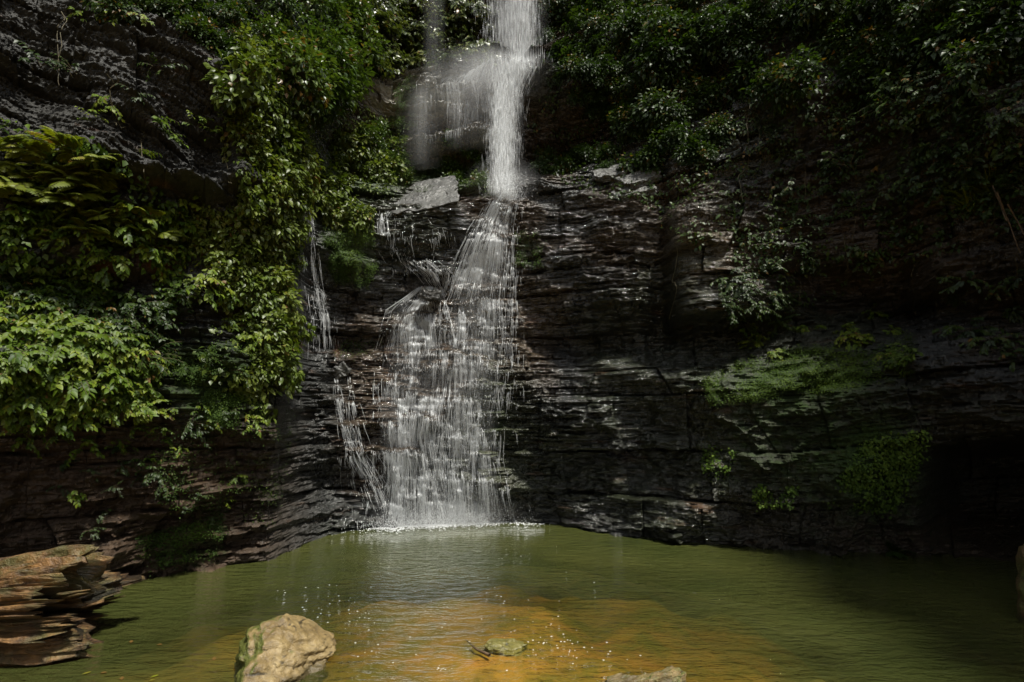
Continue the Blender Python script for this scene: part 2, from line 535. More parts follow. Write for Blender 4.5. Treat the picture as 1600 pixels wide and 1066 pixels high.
patch = sstep(-0.35, 0.35, fbm(s * 0.3, ZZ * 0.35, 8.0, 3))
calm = (1 - 0.5 * np.exp(-((TH + .08) / .13) ** 2) * (ZZ < 7.5)) * (1 + .5 * sstep(8.3, 9, ZZ) * np.exp(-((TH + .02) / .2) ** 2))
R = R + strata(0.3, 1.1, 0.26, 1.1, 3, 0.07) * calm
rid = 1 - np.abs(fbm(s * .9, warpz * 1.7, 41.0, 5, .55))
R = R - .22 * (rid ** 3 - .4) * calm
R = R + strata(0.08, 0.24, 0.075, 0.6, 5, 0.035) * (0.5 + 0.8 * patch) * calm
R = R + strata(0.025, 0.075, 0.040, 0.22, 9, 0.016)
R = R + strata(0.05, 0.15, 0.05, 0.35, 15, 0.03) * sstep(-.1, .4, fbm(s * .5, ZZ * .7, 18.0, 3))
R = R - .45 * np.exp(-((TH + .285) / .045) ** 2 - ((ZZ - 5.75) / .75) ** 2)          # mossy knob left of the cascade
R = R + strata(0.018, 0.05, 0.035, 0.5, 29, 0.012) * np.exp(-((TH - .13) / .2) ** 4) * sstep(3.0, 2.2, ZZ)
block = np.exp(-((TH + .12) / .14) ** 4) * sstep(8.2, 8.8, ZZ)
R = R + strata(0.3, 0.7, 0.36, .8, 23, 0.1) * block + strata(0.1, 0.22, 0.10, .5, 27, 0.04) * block
wild = sstep(.82, 1.0, np.abs(TH))
R = R + wild * 1.3 * fbm(s * .55, ZZ * .55, 31.0, 3)  # relief of the unseen side walls, roughened to break up their shadow edge
R = R + 0.10 * fbm(s * 1.8, ZZ * 2.6, 4.0, 6, 0.62)
# the upper wall right of the fall and the ledge slopes
P = np.stack([R * np.sin(TH), R * np.cos(TH), ZZ], -1)
# above the rim the hill leans back
idx = np.arange(NT_ * NZ).reshape(NT_, NZ)
quads = np.stack([idx[:-1, :-1], idx[1:, :-1], idx[1:, 1:], idx[:-1, 1:]], -1).reshape(-1, 4)
me = mesh_np('cliff', P.reshape(-1, 3), [quads], smooth=False)

PX, PY, DEP = project(P)
# regional stone colour / wetness / moss cover
front = np.abs(TH) < 1.2
pxc = np.where(front, PX, np.where(TH < 0, -200, 1800)); pyc = np.where(front, PY, 500)
grey = np.array([0.026, 0.027, 0.025]); brown = np.array([0.062, 0.038, 0.021]); pale = np.array([0.13, 0.115, 0.09])
dark = np.array([0.018, 0.018, 0.016]); olive = np.array([0.05, 0.055, 0.022]); rust = np.array([0.12, 0.045, 0.018])
tint = np.broadcast_to(grey, P.shape).copy()


def mixin(mask, c):
    global tint
    m = np.clip(mask, 0, 1)[..., None]
    tint = tint * (1 - m) + c * m


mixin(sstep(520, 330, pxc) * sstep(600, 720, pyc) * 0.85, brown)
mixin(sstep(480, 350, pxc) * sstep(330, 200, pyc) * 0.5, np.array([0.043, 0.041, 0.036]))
mixin(1.1 * blob(pxc, pyc, 595, 190, 60, 90), np.array([0.19, 0.165, 0.12]))  # pale stone of its own, brightened further to look lit
mixin(1.2 * blob(pxc, pyc, 700, 170, 90, 60), np.array([0.32, 0.32, 0.29]))  # block face paled so its colour carries the open-sky light
mixin(0.9 * blob(pxc, pyc, 1100, 390, 110, 70), np.array([0.08, 0.06, 0.037]))
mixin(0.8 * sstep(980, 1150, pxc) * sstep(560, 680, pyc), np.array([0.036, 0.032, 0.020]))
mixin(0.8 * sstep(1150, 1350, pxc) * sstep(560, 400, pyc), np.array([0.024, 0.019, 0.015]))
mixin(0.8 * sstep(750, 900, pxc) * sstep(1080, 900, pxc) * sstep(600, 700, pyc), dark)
mixin(0.7 * blob(pxc, pyc, 765, 700, 60, 170), olive)
for cx, cy, rx, ry in ((606, 575, 5, 45), (695, 562, 6, 25), (527, 542, 5, 15), (160, 420, 25, 22), (245, 405, 30, 22), (385, 460, 25, 30), (832, 500, 14, 8)):
    mixin(0.75 * blob(pxc, pyc, cx, cy, rx, ry), rust)
var = fbm(s * .45, ZZ * .6, 51.0, 4)
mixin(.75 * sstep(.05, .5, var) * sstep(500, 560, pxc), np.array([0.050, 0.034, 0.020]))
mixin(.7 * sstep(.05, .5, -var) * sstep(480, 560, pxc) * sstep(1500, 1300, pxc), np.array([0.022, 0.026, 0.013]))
wet = 0.35 + 0.65 * sstep(420, 560, pxc) * sstep(1250, 1050, pxc)
wet = np.clip(wet + 0.35 * fbm(s * 0.5, ZZ * 0.5, 9.0, 3), 0, 1)
mossf = (0.75 * blob(pxc, pyc, 545, 390, 55, 70) + 0.6 * blob(pxc, pyc, 1230, 590, 170, 40) + 0.6 * blob(pxc, pyc, 1370, 730, 70, 70)
         + 0.7 * blob(pxc, pyc, 340, 620, 90, 60) + 0.75 * blob(pxc, pyc, 680, 280, 120, 35) + 0.3 * blob(pxc, pyc, 640, 170, 40, 60)
         + 0.6 * blob(pxc, pyc, 480, 280, 110, 70) + 0.5 * blob(pxc, pyc, 300, 860, 90, 60) + 0.45 * blob(pxc, pyc, 760, 650, 60, 160)
         + 0.6 * blob(pxc, pyc, 825, 390, 25, 30) + 0.35 * blob(pxc, pyc, 1150, 700, 160, 90) + 0.5 * blob(pxc, pyc, 300, 560, 140, 60)
         + 0.3 * sstep(1050, 1300, pxc) * sstep(560, 640, pyc))
wet = np.clip(wet - 0.3 * mossf, 0, 1)
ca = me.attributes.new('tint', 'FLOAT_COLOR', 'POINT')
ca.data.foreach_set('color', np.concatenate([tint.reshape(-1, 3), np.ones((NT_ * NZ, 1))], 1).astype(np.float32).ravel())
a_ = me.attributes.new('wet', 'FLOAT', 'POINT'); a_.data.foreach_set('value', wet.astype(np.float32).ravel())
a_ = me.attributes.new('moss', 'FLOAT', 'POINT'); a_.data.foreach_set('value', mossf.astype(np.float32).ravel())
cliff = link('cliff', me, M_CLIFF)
tag(cliff, 'dark wet layered rock cliff curving round the green pool', 'cliff', kind='structure')

# normals of the wall (smoothed) and a lookup of what is seen where
Rs = blur(blur(R, 25, 1), 25, 0)
Psm = np.stack([Rs * np.sin(TH), Rs * np.cos(TH), ZZ], -1)
dT = np.gradient(Psm, axis=0); dZ = np.gradient(Psm, axis=1)
NRM = np.cross(dZ, dT)
NRM /= np.linalg.norm(NRM, axis=-1, keepdims=True) + 1e-9
NRM *= np.where((NRM[..., 0] * np.sin(TH) + NRM[..., 1] * np.cos(TH)) > 0, -1, 1)[..., None]
G = 4
GW, GH = 1600 // G + 40, 1066 // G + 40
buf = np.full((GH, GW), -1, np.int64)
gi = ((PX / G).astype(int) + 20).ravel(); gj = ((PY / G).astype(int) + 20).ravel()
ok = (gi >= 0) & (gi < GW) & (gj >= 0) & (gj < GH) & front.ravel()
ids = np.nonzero(ok)[0]
ids = ids[np.argsort(-DEP.ravel()[ids])]
buf[gj[ids], gi[ids]] = ids                    # nearest written last
Pf = P.reshape(-1, 3); Nf = NRM.reshape(-1, 3)


def hit(px, py):
    i, j = int(px / G) + 20, int(py / G) + 20
    for rad in range(0, 12):
        best = -1
        for dj in range(-rad, rad + 1):
            for di in range(-rad, rad + 1):
                if max(abs(di), abs(dj)) != rad: continue
                a, b = j + dj, i + di
                if 0 <= a < GH and 0 <= b < GW and buf[a, b] >= 0:
                    q = buf[a, b]
                    if best < 0 or DEP.ravel()[q] < DEP.ravel()[best]: best = q
        if best >= 0: return best
    return -1


def surf_R(th, z):
    """bilinear radius of the wall"""
    i = np.interp(th, ths, np.arange(NT_)); j = (np.asarray(z) - zs[0]) / (zs[1] - zs[0])
    j = np.clip(j, 0, NZ - 1.001); i = np.clip(i, 0, NT_ - 1.001)
    i0 = i.astype(int); j0 = j.astype(int); fi = i - i0; fj = j - j0
    return (R[i0, j0] * (1 - fi) * (1 - fj) + R[i0 + 1, j0] * fi * (1 - fj) + R[i0, j0 + 1] * (1 - fi) * fj + R[i0 + 1, j0 + 1] * fi * fj)


# ------------------------------------------------------------------ ground, pool
def bed_z(x, y):
    # shallow silt bar in the foreground, deep below the fall
    wob = .42 * fbm(x * .9, y * .9, 12.0, 4)
    bar = -0.04 - 0.17 * (np.maximum(0, np.hypot((x + 0.12) / 2.1, (y - 5.65) / 2.0) + wob) ** 1.9)
    right = -0.20 - 0.4 * np.hypot((x - 3.0) / 0.8, (y - 5.9) / 0.8)
    left = -0.75 - 0.6 * np.hypot((x + 3.0) / 1.3, (y - 5.6) / 1.5)
    bank = -0.35 + 0.35 * (3.2 - y)
    base = -1.6 + 0.25 * fbm(x * 0.4, y * 0.4, 3.0, 3)
    r = np.maximum(np.maximum(np.maximum(bar, right), np.maximum(left, base)), np.minimum(bank, 1.3))
    return r + 0.035 * fbm(x * 2.1, y * 2.1, 6.0, 4)


def sheet(name, xs, ys, zf, smooth=True):
    X, Y = np.meshgrid(xs, ys, indexing='ij')
    Z = zf(X, Y)
    V = np.stack([X, Y, Z], -1).reshape(-1, 3)
    n, m = X.shape
    ix = np.arange(n * m).reshape(n, m)
    q = np.stack([ix[:-1, :-1], ix[1:, :-1], ix[1:, 1:], ix[:-1, 1:]], -1).reshape(-1, 4)
    return mesh_np(name, V, [q], smooth=smooth), X, Y


gx = np.concatenate([[-300, -120, -50, -25], np.linspace(-14, 14, 281), [25, 50, 120, 300]])
gy = np.concatenate([[-300, -120, -50, -20, -8], np.linspace(-3, 16, 191), [25, 50, 120, 300]])
gm, _, _ = sheet('ground', gx, gy, bed_z)
ground = link('ground', gm, M_BED)
tag(ground, 'amber silt bed of the pool rising to a shallow bar', 'ground', kind='structure')

wx = np.linspace(-13, 13, 261); wy = np.linspace(3.0, 15.5, 126)
wm, WX, WY = sheet('water', wx, wy, lambda x, y: 0 * x)
depth = np.maximum(0, -bed_z(WX, WY))
view = np.sqrt(1 + (np.hypot(WX, WY) / H) ** 2 * 0.35)
murk = 1 - np.exp(-2.6 * depth ** 1.05)
a_ = wm.attributes.new('murk', 'FLOAT', 'POINT'); a_.data.foreach_set('value', murk.astype(np.float32).ravel())
fall_x = -1.9
chop = np.exp(-((WX - fall_x) ** 2 / 9 + (WY - 12.3) ** 2 / 5)) + 0.25
a_ = wm.attributes.new('chop', 'FLOAT', 'POINT'); a_.data.foreach_set('value', chop.astype(np.float32).ravel())
water = link('water', wm, M_WATER)
tag(water, 'murky olive green pool water with fine ripples', 'water', kind='structure')

# ------------------------------------------------------------------ plants
LT = np.array([[0, 0, 0], [0, .2, 0], [0, .5, 0], [0, .8, 0], [0, 1, 0],
               [-.78, .2, 0], [-1, .5, 0], [-.48, .8, 0], [.78, .2, 0], [1, .5, 0], [.48, .8, 0]], float)
LQ = np.array([[1, 2, 6, 5], [2, 3, 7, 6], [2, 1, 8, 9], [3, 2, 9, 10]])
LTR = np.array([[0, 1, 5], [3, 4, 7], [1, 0, 8], [4, 3, 10]])
LT_HEART = np.array([[0, .12, 0], [0, .3, 0], [0, .55, 0], [0, .82, 0], [0, 1.05, 0],
                     [-.95, .12, 0], [-.9, .5, 0], [-.4, .82, 0], [.95, .12, 0], [.9, .5, 0], [.4, .82, 0]], float)
ST = np.array([[0, 0, 0], [0, .45, 0], [0, 1, 0], [-1, .4, 0], [1, .4, 0]], float)   # simple leaf
STR = np.array([[0, 1, 3], [1, 2, 3], [1, 0, 4], [2, 1, 4]])


def leaves_mesh(pos, dirs, nrm, ln, wd, tone, tpl='full', fold=0.25, droop=0.25):
    """arrays of leaves -> verts, faces, tone"""
    pos, dirs, nrm = map(lambda a: np.asarray(a, float), (pos, dirs, nrm))
    d = dirs / (np.linalg.norm(dirs, axis=1, keepdims=True) + 1e-9)
    n = nrm - d * (nrm * d).sum(1, keepdims=True)
    n /= np.linalg.norm(n, axis=1, keepdims=True) + 1e-9
    r = np.cross(d, n)
    T = {'full': LT, 'heart': LT_HEART, 'simple': ST}[tpl]
    ln = np.asarray(ln, float)[:, None]; wd = np.asarray(wd, float)[:, None]
    tx, ty = T[:, 0][None], T[:, 1][None]
    up = fold * np.abs(tx) * wd - droop * ln * ty ** 2
    V = pos[:, None] + r[:, None] * (tx * wd)[..., None] + d[:, None] * (ty * ln)[..., None] + n[:, None] * up[..., None]
    k = len(T); N = len(pos)
    base = (np.arange(N) * k)[:, None, None]
    if tpl == 'simple':
        F_ = [(STR[None] + base).reshape(-1, 3)]
    else:
        F_ = [(LQ[None] + base).reshape(-1, 4), (LTR[None] + base).reshape(-1, 3)]
    return V.reshape(-1, 3), F_, np.repeat(np.asarray(tone, float), k)


class Acc:
    def __init__(self): self.V, self.Q, self.T, self.C, self.n = [], [], [], [], 0

    def add(self, V, F_, tone=None):
        self.V.append(V)
        for f in F_:
            (self.Q if f.shape[1] == 4 else self.T).append(f + self.n)
        self.C.append(np.full(len(V), 0.5) if tone is None else tone)
        self.n += len(V)

    def tube(self, pts, rads, sides=4, tone=0.5):
        pts = np.asarray(pts, float); m = len(pts)
        rads = np.broadcast_to(np.asarray(rads, float), (m,))
        t = np.gradient(pts, axis=0); t /= np.linalg.norm(t, axis=1, keepdims=True) + 1e-9
        ref = np.where(np.abs(t[:, 2:3]) > 0.9, np.array([[1., 0, 0]]), np.array([[0., 0, 1]]))
        a = np.cross(t, ref); a /= np.linalg.norm(a, axis=1, keepdims=True) + 1e-9
        b = np.cross(t, a)
        an = np.arange(sides) / sides * 2 * math.pi
        V = pts[:, None] + (a[:, None] * np.cos(an)[None, :, None] + b[:, None] * np.sin(an)[None, :, None]) * rads[:, None, None]
        ix = np.arange(m * sides).reshape(m, sides)
        nx = np.roll(ix, -1, 1)
        q = np.stack([ix[:-1], nx[:-1], nx[1:], ix[1:]], -1).reshape(-1, 4)
        self.add(V.reshape(-1, 3), [q], np.full(m * sides, tone))

    def build(self, name, smooth=True):
        F_ = []
        if self.Q: F_.append(np.concatenate(self.Q))
        if self.T: F_.append(np.concatenate(self.T))
        return mesh_np(name, np.concatenate(self.V), F_, np.concatenate(self.C), smooth)


def unit(v): return v / (np.linalg.norm(v) + 1e-9)


# every generator: wall behind at -Y, plant grows to +Y (outwards), Z up, size ~1
def gen_broad(seed, stems=15, per=11, ll=0.165, wr=0.27, reach=0.8, tpl='full', drop=1.0, tone0=0.5):
    r = np.random.default_rng(seed)
    A, B = Acc(), Acc()
    pos, dr, nm, L, W, T = [], [], [], [], [], []
    for i in range(stems):
        az = r.uniform(-1.35, 1.35); el = r.uniform(-0.5, 0.9)
        d = np.array([math.sin(az) * math.cos(el), math.cos(az) * math.cos(el), math.sin(el)])
        ln = reach * r.uniform(0.55, 1.1)
        p = np.array([r.normal(0, .1), -0.05, r.normal(0, .1)])
        pts = [p.copy()]
        for k in range(7):
            p = p + d * ln / 7
            d = unit(d + np.array([r.normal(0, .06), r.normal(0, .06), -0.17 * drop]))
            pts.append(p.copy())
        pts = np.array(pts)
        B.tube(pts, np.linspace(0.011, 0.004, 8), 3)
        tone_s = r.normal(tone0, 0.12)
        for k in range(per):
            u = 0.22 + 0.78 * (k + r.uniform(0, .6)) / per
            u = min(u, 1)
            q = np.array([np.interp(u * 7, np.arange(8), pts[:, c]) for c in range(3)])
            kk = min(int(u * 7), 6)
            tg = unit(pts[kk + 1] - pts[kk])
            side = unit(np.cross(tg, [0, 0, 1])) * (1 if k % 2 else -1)
            dd = unit(tg * r.uniform(.3, .8) + side * r.uniform(.4, 1.0) + np.array([0, 0.25, -0.45 * drop * r.uniform(.5, 1.6)]))
            nn = unit(np.array([r.normal(0, .3), 0.75 + r.normal(0, .25), 0.75 + r.normal(0, .25)]))
            pos.append(q); dr.append(dd); nm.append(nn)
            l = ll * r.uniform(.55, 1.2) * (1.1 - 0.35 * abs(u - 0.6))
            L.append(l); W.append(l * wr * r.uniform(.8, 1.2)); T.append(np.clip(tone_s + r.normal(0, .13), 0, 0.93) if r.random() > .02 else 1.0)
    V, F_, C = leaves_mesh(pos, dr, nm, L, W, T, tpl, 0.3, 0.22)
    A.add(V, F_, C)
    return A.build('leaves'), B.build('stem')


def gen_fern(seed, fronds=9, pairs=12, reach=1.0):
    r = np.random.default_rng(seed)
    A, B = Acc(), Acc()
    for i in range(fronds):
        az = r.uniform(-1.4, 1.4); el = r.uniform(0.1, 1.0)
        d = np.array([math.sin(az) * math.cos(el), math.cos(az) * math.cos(el), math.sin(el)])
        ln = reach * r.uniform(0.6, 1.1)
        p = np.zeros(3); pts = [p.copy()]
        for k in range(9):
            p = p + d * ln / 9
            d = unit(d + np.array([r.normal(0, .03), 0.02, -0.16]))
            pts.append(p.copy())
        pts = np.array(pts)
        B.tube(pts, np.linspace(0.008, 0.003, 10), 3)
        pos, dr, nm, L, W, T = [], [], [], [], [], []
        ts = np.clip(r.normal(.55, .16), .1, .9)
        for k in range(pairs):
            u = 0.18 + 0.8 * k / pairs
            q = np.array([np.interp(u * 9, np.arange(10), pts[:, c]) for c in range(3)])
            kk = min(int(u * 9), 8)
            tg = unit(pts[kk + 1] - pts[kk])
            sd = unit(np.cross(tg, [0, 0, 1])); up = unit(np.cross(sd, tg))
            l = 0.26 * ln * (math.sin(math.pi * min(1, (u * 0.92 + 0.1))) ** 0.8 + 0.05)
            for sg in (-1, 1):
                pos.append(q); dr.append(sd * sg + tg * 0.45 + np.array([0, 0, -.2])); nm.append(up + r.normal(0, .12, 3))
                L.append(l * r.uniform(.85, 1.1)); W.append(l * 0.15 + 0.006); T.append(np.clip(ts + r.normal(0, .07), 0, .95))
        A.add(*leaves_mesh(pos, dr, nm, L, W, T, 'full', 0.1, 0.2))
    return A.build('fronds'), B.build('stem')


def gen_shrub(seed, n=950, ll=0.125, wr=0.32, flat=0.75, tpl='simple', clumps=26, droop=0.6, tone0=0.5):
    """bushy clump: leaf tufts on twigs through an uneven volume"""
    r = np.random.default_rng(seed)
    A, B = Acc(), Acc()
    per = n // clumps
    pos, dr, nm, L, W, T = [], [], [], [], [], []
    for i in range(clumps):
        d = unit(r.normal(0, 1, 3)); d[1] = abs(d[1]) * 0.9; d[2] *= flat
        c = d * r.uniform(0.35, 1.0) * (0.75 + 0.35 * vnoise(d[0] * 2 + seed, d[1] * 2, d[2] * 2))
        rad = r.uniform(.16, .34)
        mid = c * 0.5 + np.array([0, 0, .08])
        B.tube([np.zeros(3), mid, c], [0.02, 0.012, 0.005], 3)
        ts = r.normal(tone0, .14)
        m = int(per * r.uniform(.6, 1.4))
        for k in range(m):
            v = unit(r.normal(0, 1, 3))
            q = c + v * rad * r.uniform(.25, 1) ** .6
            dd = unit(v * 0.8 + unit(c) * .4 + r.normal(0, .35, 3) + np.array([0, .1, -droop * r.uniform(.2, 1.2)]))
            nn = unit(v * .5 + np.array([0, .4, .8]) + r.normal(0, .3, 3))
            l = ll * r.uniform(.55, 1.25)
            pos.append(q); dr.append(dd); nm.append(nn); L.append(l); W.append(l * wr * r.uniform(.8, 1.2))
            T.append(np.clip(ts + r.normal(0, .14), 0, .93) if r.random() > .012 else 1.0)
    A.add(*leaves_mesh(pos, dr, nm, L, W, T, tpl, 0.3, 0.25))
    return A.build('leaves'), B.build('branches')


def gen_grass(seed, n=60, reach=0.8):
    r = np.random.default_rng(seed)
    A = Acc()
    for i in range(n):
        az = r.uniform(-1.5, 1.5); el = r.uniform(.2, 1.3)
        d = np.array([math.sin(az) * math.cos(el), math.cos(az) * math.cos(el), math.sin(el)])
        p = r.normal(0, .06, 3); ln = reach * r.uniform(.5, 1.1)
        pts = []
        for k in range(6):
            pts.append(p.copy()); p = p + d * ln / 5; d = unit(d + np.array([0, 0, -.22]))
        pts = np.array(pts); sd = unit(np.cross(d, [0.1, .2, 1]))
        w = 0.013 * np.array([.6, 1, 1, .8, .5, .05])
        V = np.concatenate([pts - sd * w[:, None], pts + sd * w[:, None]])
        q = np.array([[k, k + 1, k + 7, k + 6] for k in range(5)])
        A.add(V, [q], np.full(12, np.clip(r.normal(.55, .2), 0, .95)))
    return A.build('blades')


KINDS = {}


def add_kind(key, variants, mat, parts=('leaves', 'stem')):
    KINDS[key] = (variants, mat, parts)
    for v in variants:
        v[0].materials.append(mat)
        if len(v) > 1: v[1].materials.append(M_STEM if parts[1] == 'stem' else M_BARK)


add_kind('broad', [gen_broad(100 + i) for i in range(7)], M_LEAF_BRIGHT)
add_kind('broad_dark', [gen_broad(140 + i, 13, 11, .15, .26, .8) for i in range(5)], M_LEAF_DARK)
add_kind('sprig', [gen_broad(160 + i, 6, 9, .17, .25, .8) for i in range(5)], M_LEAF_BRIGHT)
add_kind('sprig_dark', [gen_broad(180 + i, 6, 9, .15, .24, .9) for i in range(5)], M_LEAF_DARK)
add_kind('fern', [gen_fern(200 + i) for i in range(5)], M_LEAF_FERN, ('fronds', 'stem'))
add_kind('fern_dark', [gen_fern(230 + i, 8, 15) for i in range(2)], M_LEAF_DARK, ('fronds', 'stem'))
add_kind('shrub', [gen_shrub(300 + i) for i in range(6)], M_LEAF_SHRUB, ('leaves', 'branches'))
add_kind('shrub_pale', [gen_shrub(330 + i, 950, .13, .34) for i in range(6)], M_LEAF_PALE, ('leaves', 'branches'))
add_kind('shrub_dark', [gen_shrub(360 + i, 900, .15, .3) for i in range(6)], M_LEAF_DARK, ('leaves', 'branches'))
add_kind('trail', [gen_shrub(380 + i, 330, .24, .3, 1.2, 'full', 16, 1.0) for i in range(6)], M_LEAF_PALE, ('leaves', 'branches'))
add_kind('heart', [gen_broad(400 + i, 18, 7, .17, .40, .8, 'heart', 0.9) for i in range(5)], M_LEAF_HEART)
GRASS = [gen_grass(500 + i) for i in range(3)]
for g in GRASS: g.materials.append(M_LEAF_FERN)

NPL = 0


def plant(name, kind, px, py, size, label, cat, group=None, out=0.0, detail=True, tilt=0.25, r=rng):
    """one plant rooted on the rock at the spot it grows"""
    global NPL
    q = hit(px, py)
    if q < 0: return None
    p, n = Pf[q], Nf[q]
    variants, mat, parts = KINDS[kind]
    v = variants[r.integers(len(variants))]
    yaw = math.atan2(n[1], n[0]) - math.pi / 2 + r.normal(0, .25)
    loc = p + n * out * size
    sc = size * r.uniform(.8, 1.2)
    rot = Matrix.Rotation(yaw, 4, 'Z') @ Matrix.Rotation(r.normal(0, tilt), 4, 'Y') @ Matrix.Rotation(r.normal(0, tilt * .6), 4, 'X')
    m = Matrix.Translation(Vector(loc)) @ rot @ Matrix.Diagonal((sc, sc, sc, 1))
    if detail:
        o = empty(name); o.matrix_world = m
        a = bpy.data.objects.new(parts[0], v[0]); COL.objects.link(a); a.parent = o
        b = bpy.data.objects.new(parts[1], v[1]); COL.objects.link(b); b.parent = o
    else:
        o = bpy.data.objects.new(name, v[0]); COL.objects.link(o); o.matrix_world = m
    tag(o, label, cat, group)
    NPL += 1
    return o


def scatter(name, kind, poly, count, size, label, cat, group, out=0.05, detail=True, mind=0.55, tilt=0.25):
    xs_ = [p[0] for p in poly]; ys_ = [p[1] for p in poly]
    done = []; tries = 0
    while len(done) < count and tries < count * 60:
        tries += 1
        x = rng.uniform(min(xs_), max(xs_)); y = rng.uniform(min(ys_), max(ys_))
        if not in_poly(x, y, poly): continue
        q = hit(x, y)
        if q < 0: continue
        p = Pf[q]
        md = size * mind * (1 - tries / (count * 60))
        if any(np.linalg.norm(p - d) < md for d in done): continue
        done.append(p)
        plant(name, kind, x, y, size * rng.uniform(.75, 1.25), label, cat, group, out, detail, tilt)


# --- left wall
scatter('leafy_plant', 'broad', [(0, 455), (55, 450), (120, 500), (190, 520), (235, 560), (225, 640), (170, 650), (0, 655)], 60, 0.46,
        'broad-leaved plant of the bright green mass on the lower left ledge', 'plant', 'bright leafy plants on the lower left ledge')
scatter('leafy_plant', 'broad_dark', [(110, 470), (290, 460), (280, 520), (235, 560), (150, 520)], 14, 0.46,
        'deep green leafy plant behind the bright mass on the left ledge', 'plant', 'deep green plants above the left ledge')
scatter('fern', 'fern', [(0, 225), (110, 230), (170, 245), (140, 320), (60, 330), (0, 330)], 26, 0.36,
        'yellow-green fern below the tilted rock at far left', 'fern', 'ferns below the tilted left rock', .35)
scatter('fern', 'fern', [(100, 320), (220, 330), (270, 375), (140, 370)], 12, 0.34,
        'yellow-green fern hanging over the rusty left rocks', 'fern', 'ferns over the rusty left rocks', .3)
scatter('leafy_plant', 'broad', [(0, 330), (150, 340), (300, 330), (280, 395), (180, 410), (90, 375), (0, 365)], 16, 0.48,
        'leafy plant on the narrow ledge under the left ferns', 'plant', 'leafy plants under the left ferns')
scatter('shrub', 'shrub_dark', [(110, 0), (385, 0), (375, 110), (320, 75), (240, 35), (140, 12)], 16, 0.42,
        'shaded bush on top of the tilted left rock', 'bush', 'bushes on top of the tilted left rock')
for x, y, k, sz in ((60, 105, 'sprig_dark', .45), (110, 115, 'sprig_dark', .4), (170, 160, 'sprig', .34), (150, 185, 'sprig', .3), (205, 150, 'sprig_dark', .34),
                    (245, 190, 'sprig', .4), (265, 215, 'sprig', .34), (310, 195, 'sprig', .38), (345, 210, 'sprig', .38), (215, 235, 'sprig', .3),
                    (180, 30, 'sprig', .4), (225, 35, 'sprig', .36), (130, 30, 'sprig', .4), (245, 110, 'sprig_dark', .4), (120, 770, 'sprig', .26),
                    (365, 745, 'sprig', .3), (345, 785, 'sprig', .25), (225, 735, 'sprig_dark', .3), (250, 745, 'sprig_dark', .3), (180, 440, 'sprig', .35), (130, 420, 'sprig', .3)):
    plant('leafy_sprig', k, x, y, sz * 1.15,
          'small leafy sprig rooted in a crack of the bare left rock', 'plant', 'sprigs in cracks of the left rock', .02)
scatter('shrub', 'trail', [(370, 70), (430, 60), (470, 240), (450, 320), (385, 320), (365, 180)], 26, 0.42,
        'pale sunlit bush on the edge of the left buttress', 'bush', 'sunlit bushes on the left buttress')
scatter('shrub', 'shrub', [(400, 0), (545, 0), (555, 120), (530, 165), (470, 180), (430, 120)], 24, 0.75,
        'dense glossy bush overhanging the left corner of the gorge', 'bush', 'overhanging bushes left of the upper fall', .2)
scatter('shrub', 'trail', [(390, 210), (470, 240), (540, 225), (620, 235), (620, 285), (520, 300), (470, 320), (400, 310)], 28, 0.42,
        'low bush on the mossy slope below the left corner', 'bush', 'low bushes on the mossy left slope')
scatter('leafy_plant', 'trail', [(300, 335), (450, 330), (462, 400), (440, 480), (455, 560), (425, 640), (390, 610), (410, 500), (340, 440)], 40, 0.36,
        'small-leaved bush trailing down the left buttress', 'bush', 'trailing bushes on the left buttress')
scatter('leafy_plant', 'broad', [(290, 420), (400, 400), (440, 500), (440, 560), (400, 560), (330, 480)], 14, 0.42,
        'leafy plant between the trailing bushes of the left buttress', 'plant', 'leafy plants on the left buttress')
scatter('leafy_plant', 'sprig_dark', [(260, 560), (400, 560), (410, 680), (240, 680)], 10, 0.32,
        'dark sprig on the mossy hollow beside the bright left mass', 'plant', 'dark sprigs in the mossy left hollow')
scatter('leafy_sprig', 'sprig', [(0, 640), (240, 620), (420, 650), (430, 690), (230, 720), (0, 690)], 22, 0.3,
        'small sprig dangling below the edge of the left foliage', 'plant', 'sprigs dangling below the left foliage')
scatter('leafy_sprig', 'sprig_dark', [(60, 700), (420, 690), (400, 850), (220, 880), (120, 850)], 16, 0.24,
        'tiny dark sprig on the brown layered wall low on the left', 'plant', 'tiny sprigs on the lower left wall')
scatter('leafy_plant', 'broad_dark', [(0, 440), (90, 440), (120, 490), (0, 500)], 7, 0.42,
        'drooping leafy plant in the hollow at far left', 'plant', 'drooping plants in the far left hollow')
# --- behind and around the upper fall
scatter('leafy_plant', 'heart', [(555, 0), (765, 0), (765, 95), (660, 105), (570, 125)], 44, 0.62,
        'olive heart-leaved plant on the wall left of the upper fall', 'plant', 'heart-leaved plants left of the upper fall', detail=False)
scatter('shrub', 'shrub', [(570, 205), (635, 200), (640, 285), (575, 275)], 10, 0.42,
        'dark bush under the pale ledge left of the veil', 'bush', 'bushes under the pale ledge', detail=False)
scatter('shrub', 'shrub', [(700, 215), (765, 225), (765, 300), (700, 285)], 11, 0.42,
        'bush behind the middle plunge of the waterfall', 'bush', 'bushes behind the middle plunge', detail=False)
scatter('shrub', 'trail', [(500, 320), (560, 330), (580, 350), (520, 350)], 6, 0.35,
        'bush on the brink above the mossy knob', 'bush', 'bushes above the mossy knob', detail=False)
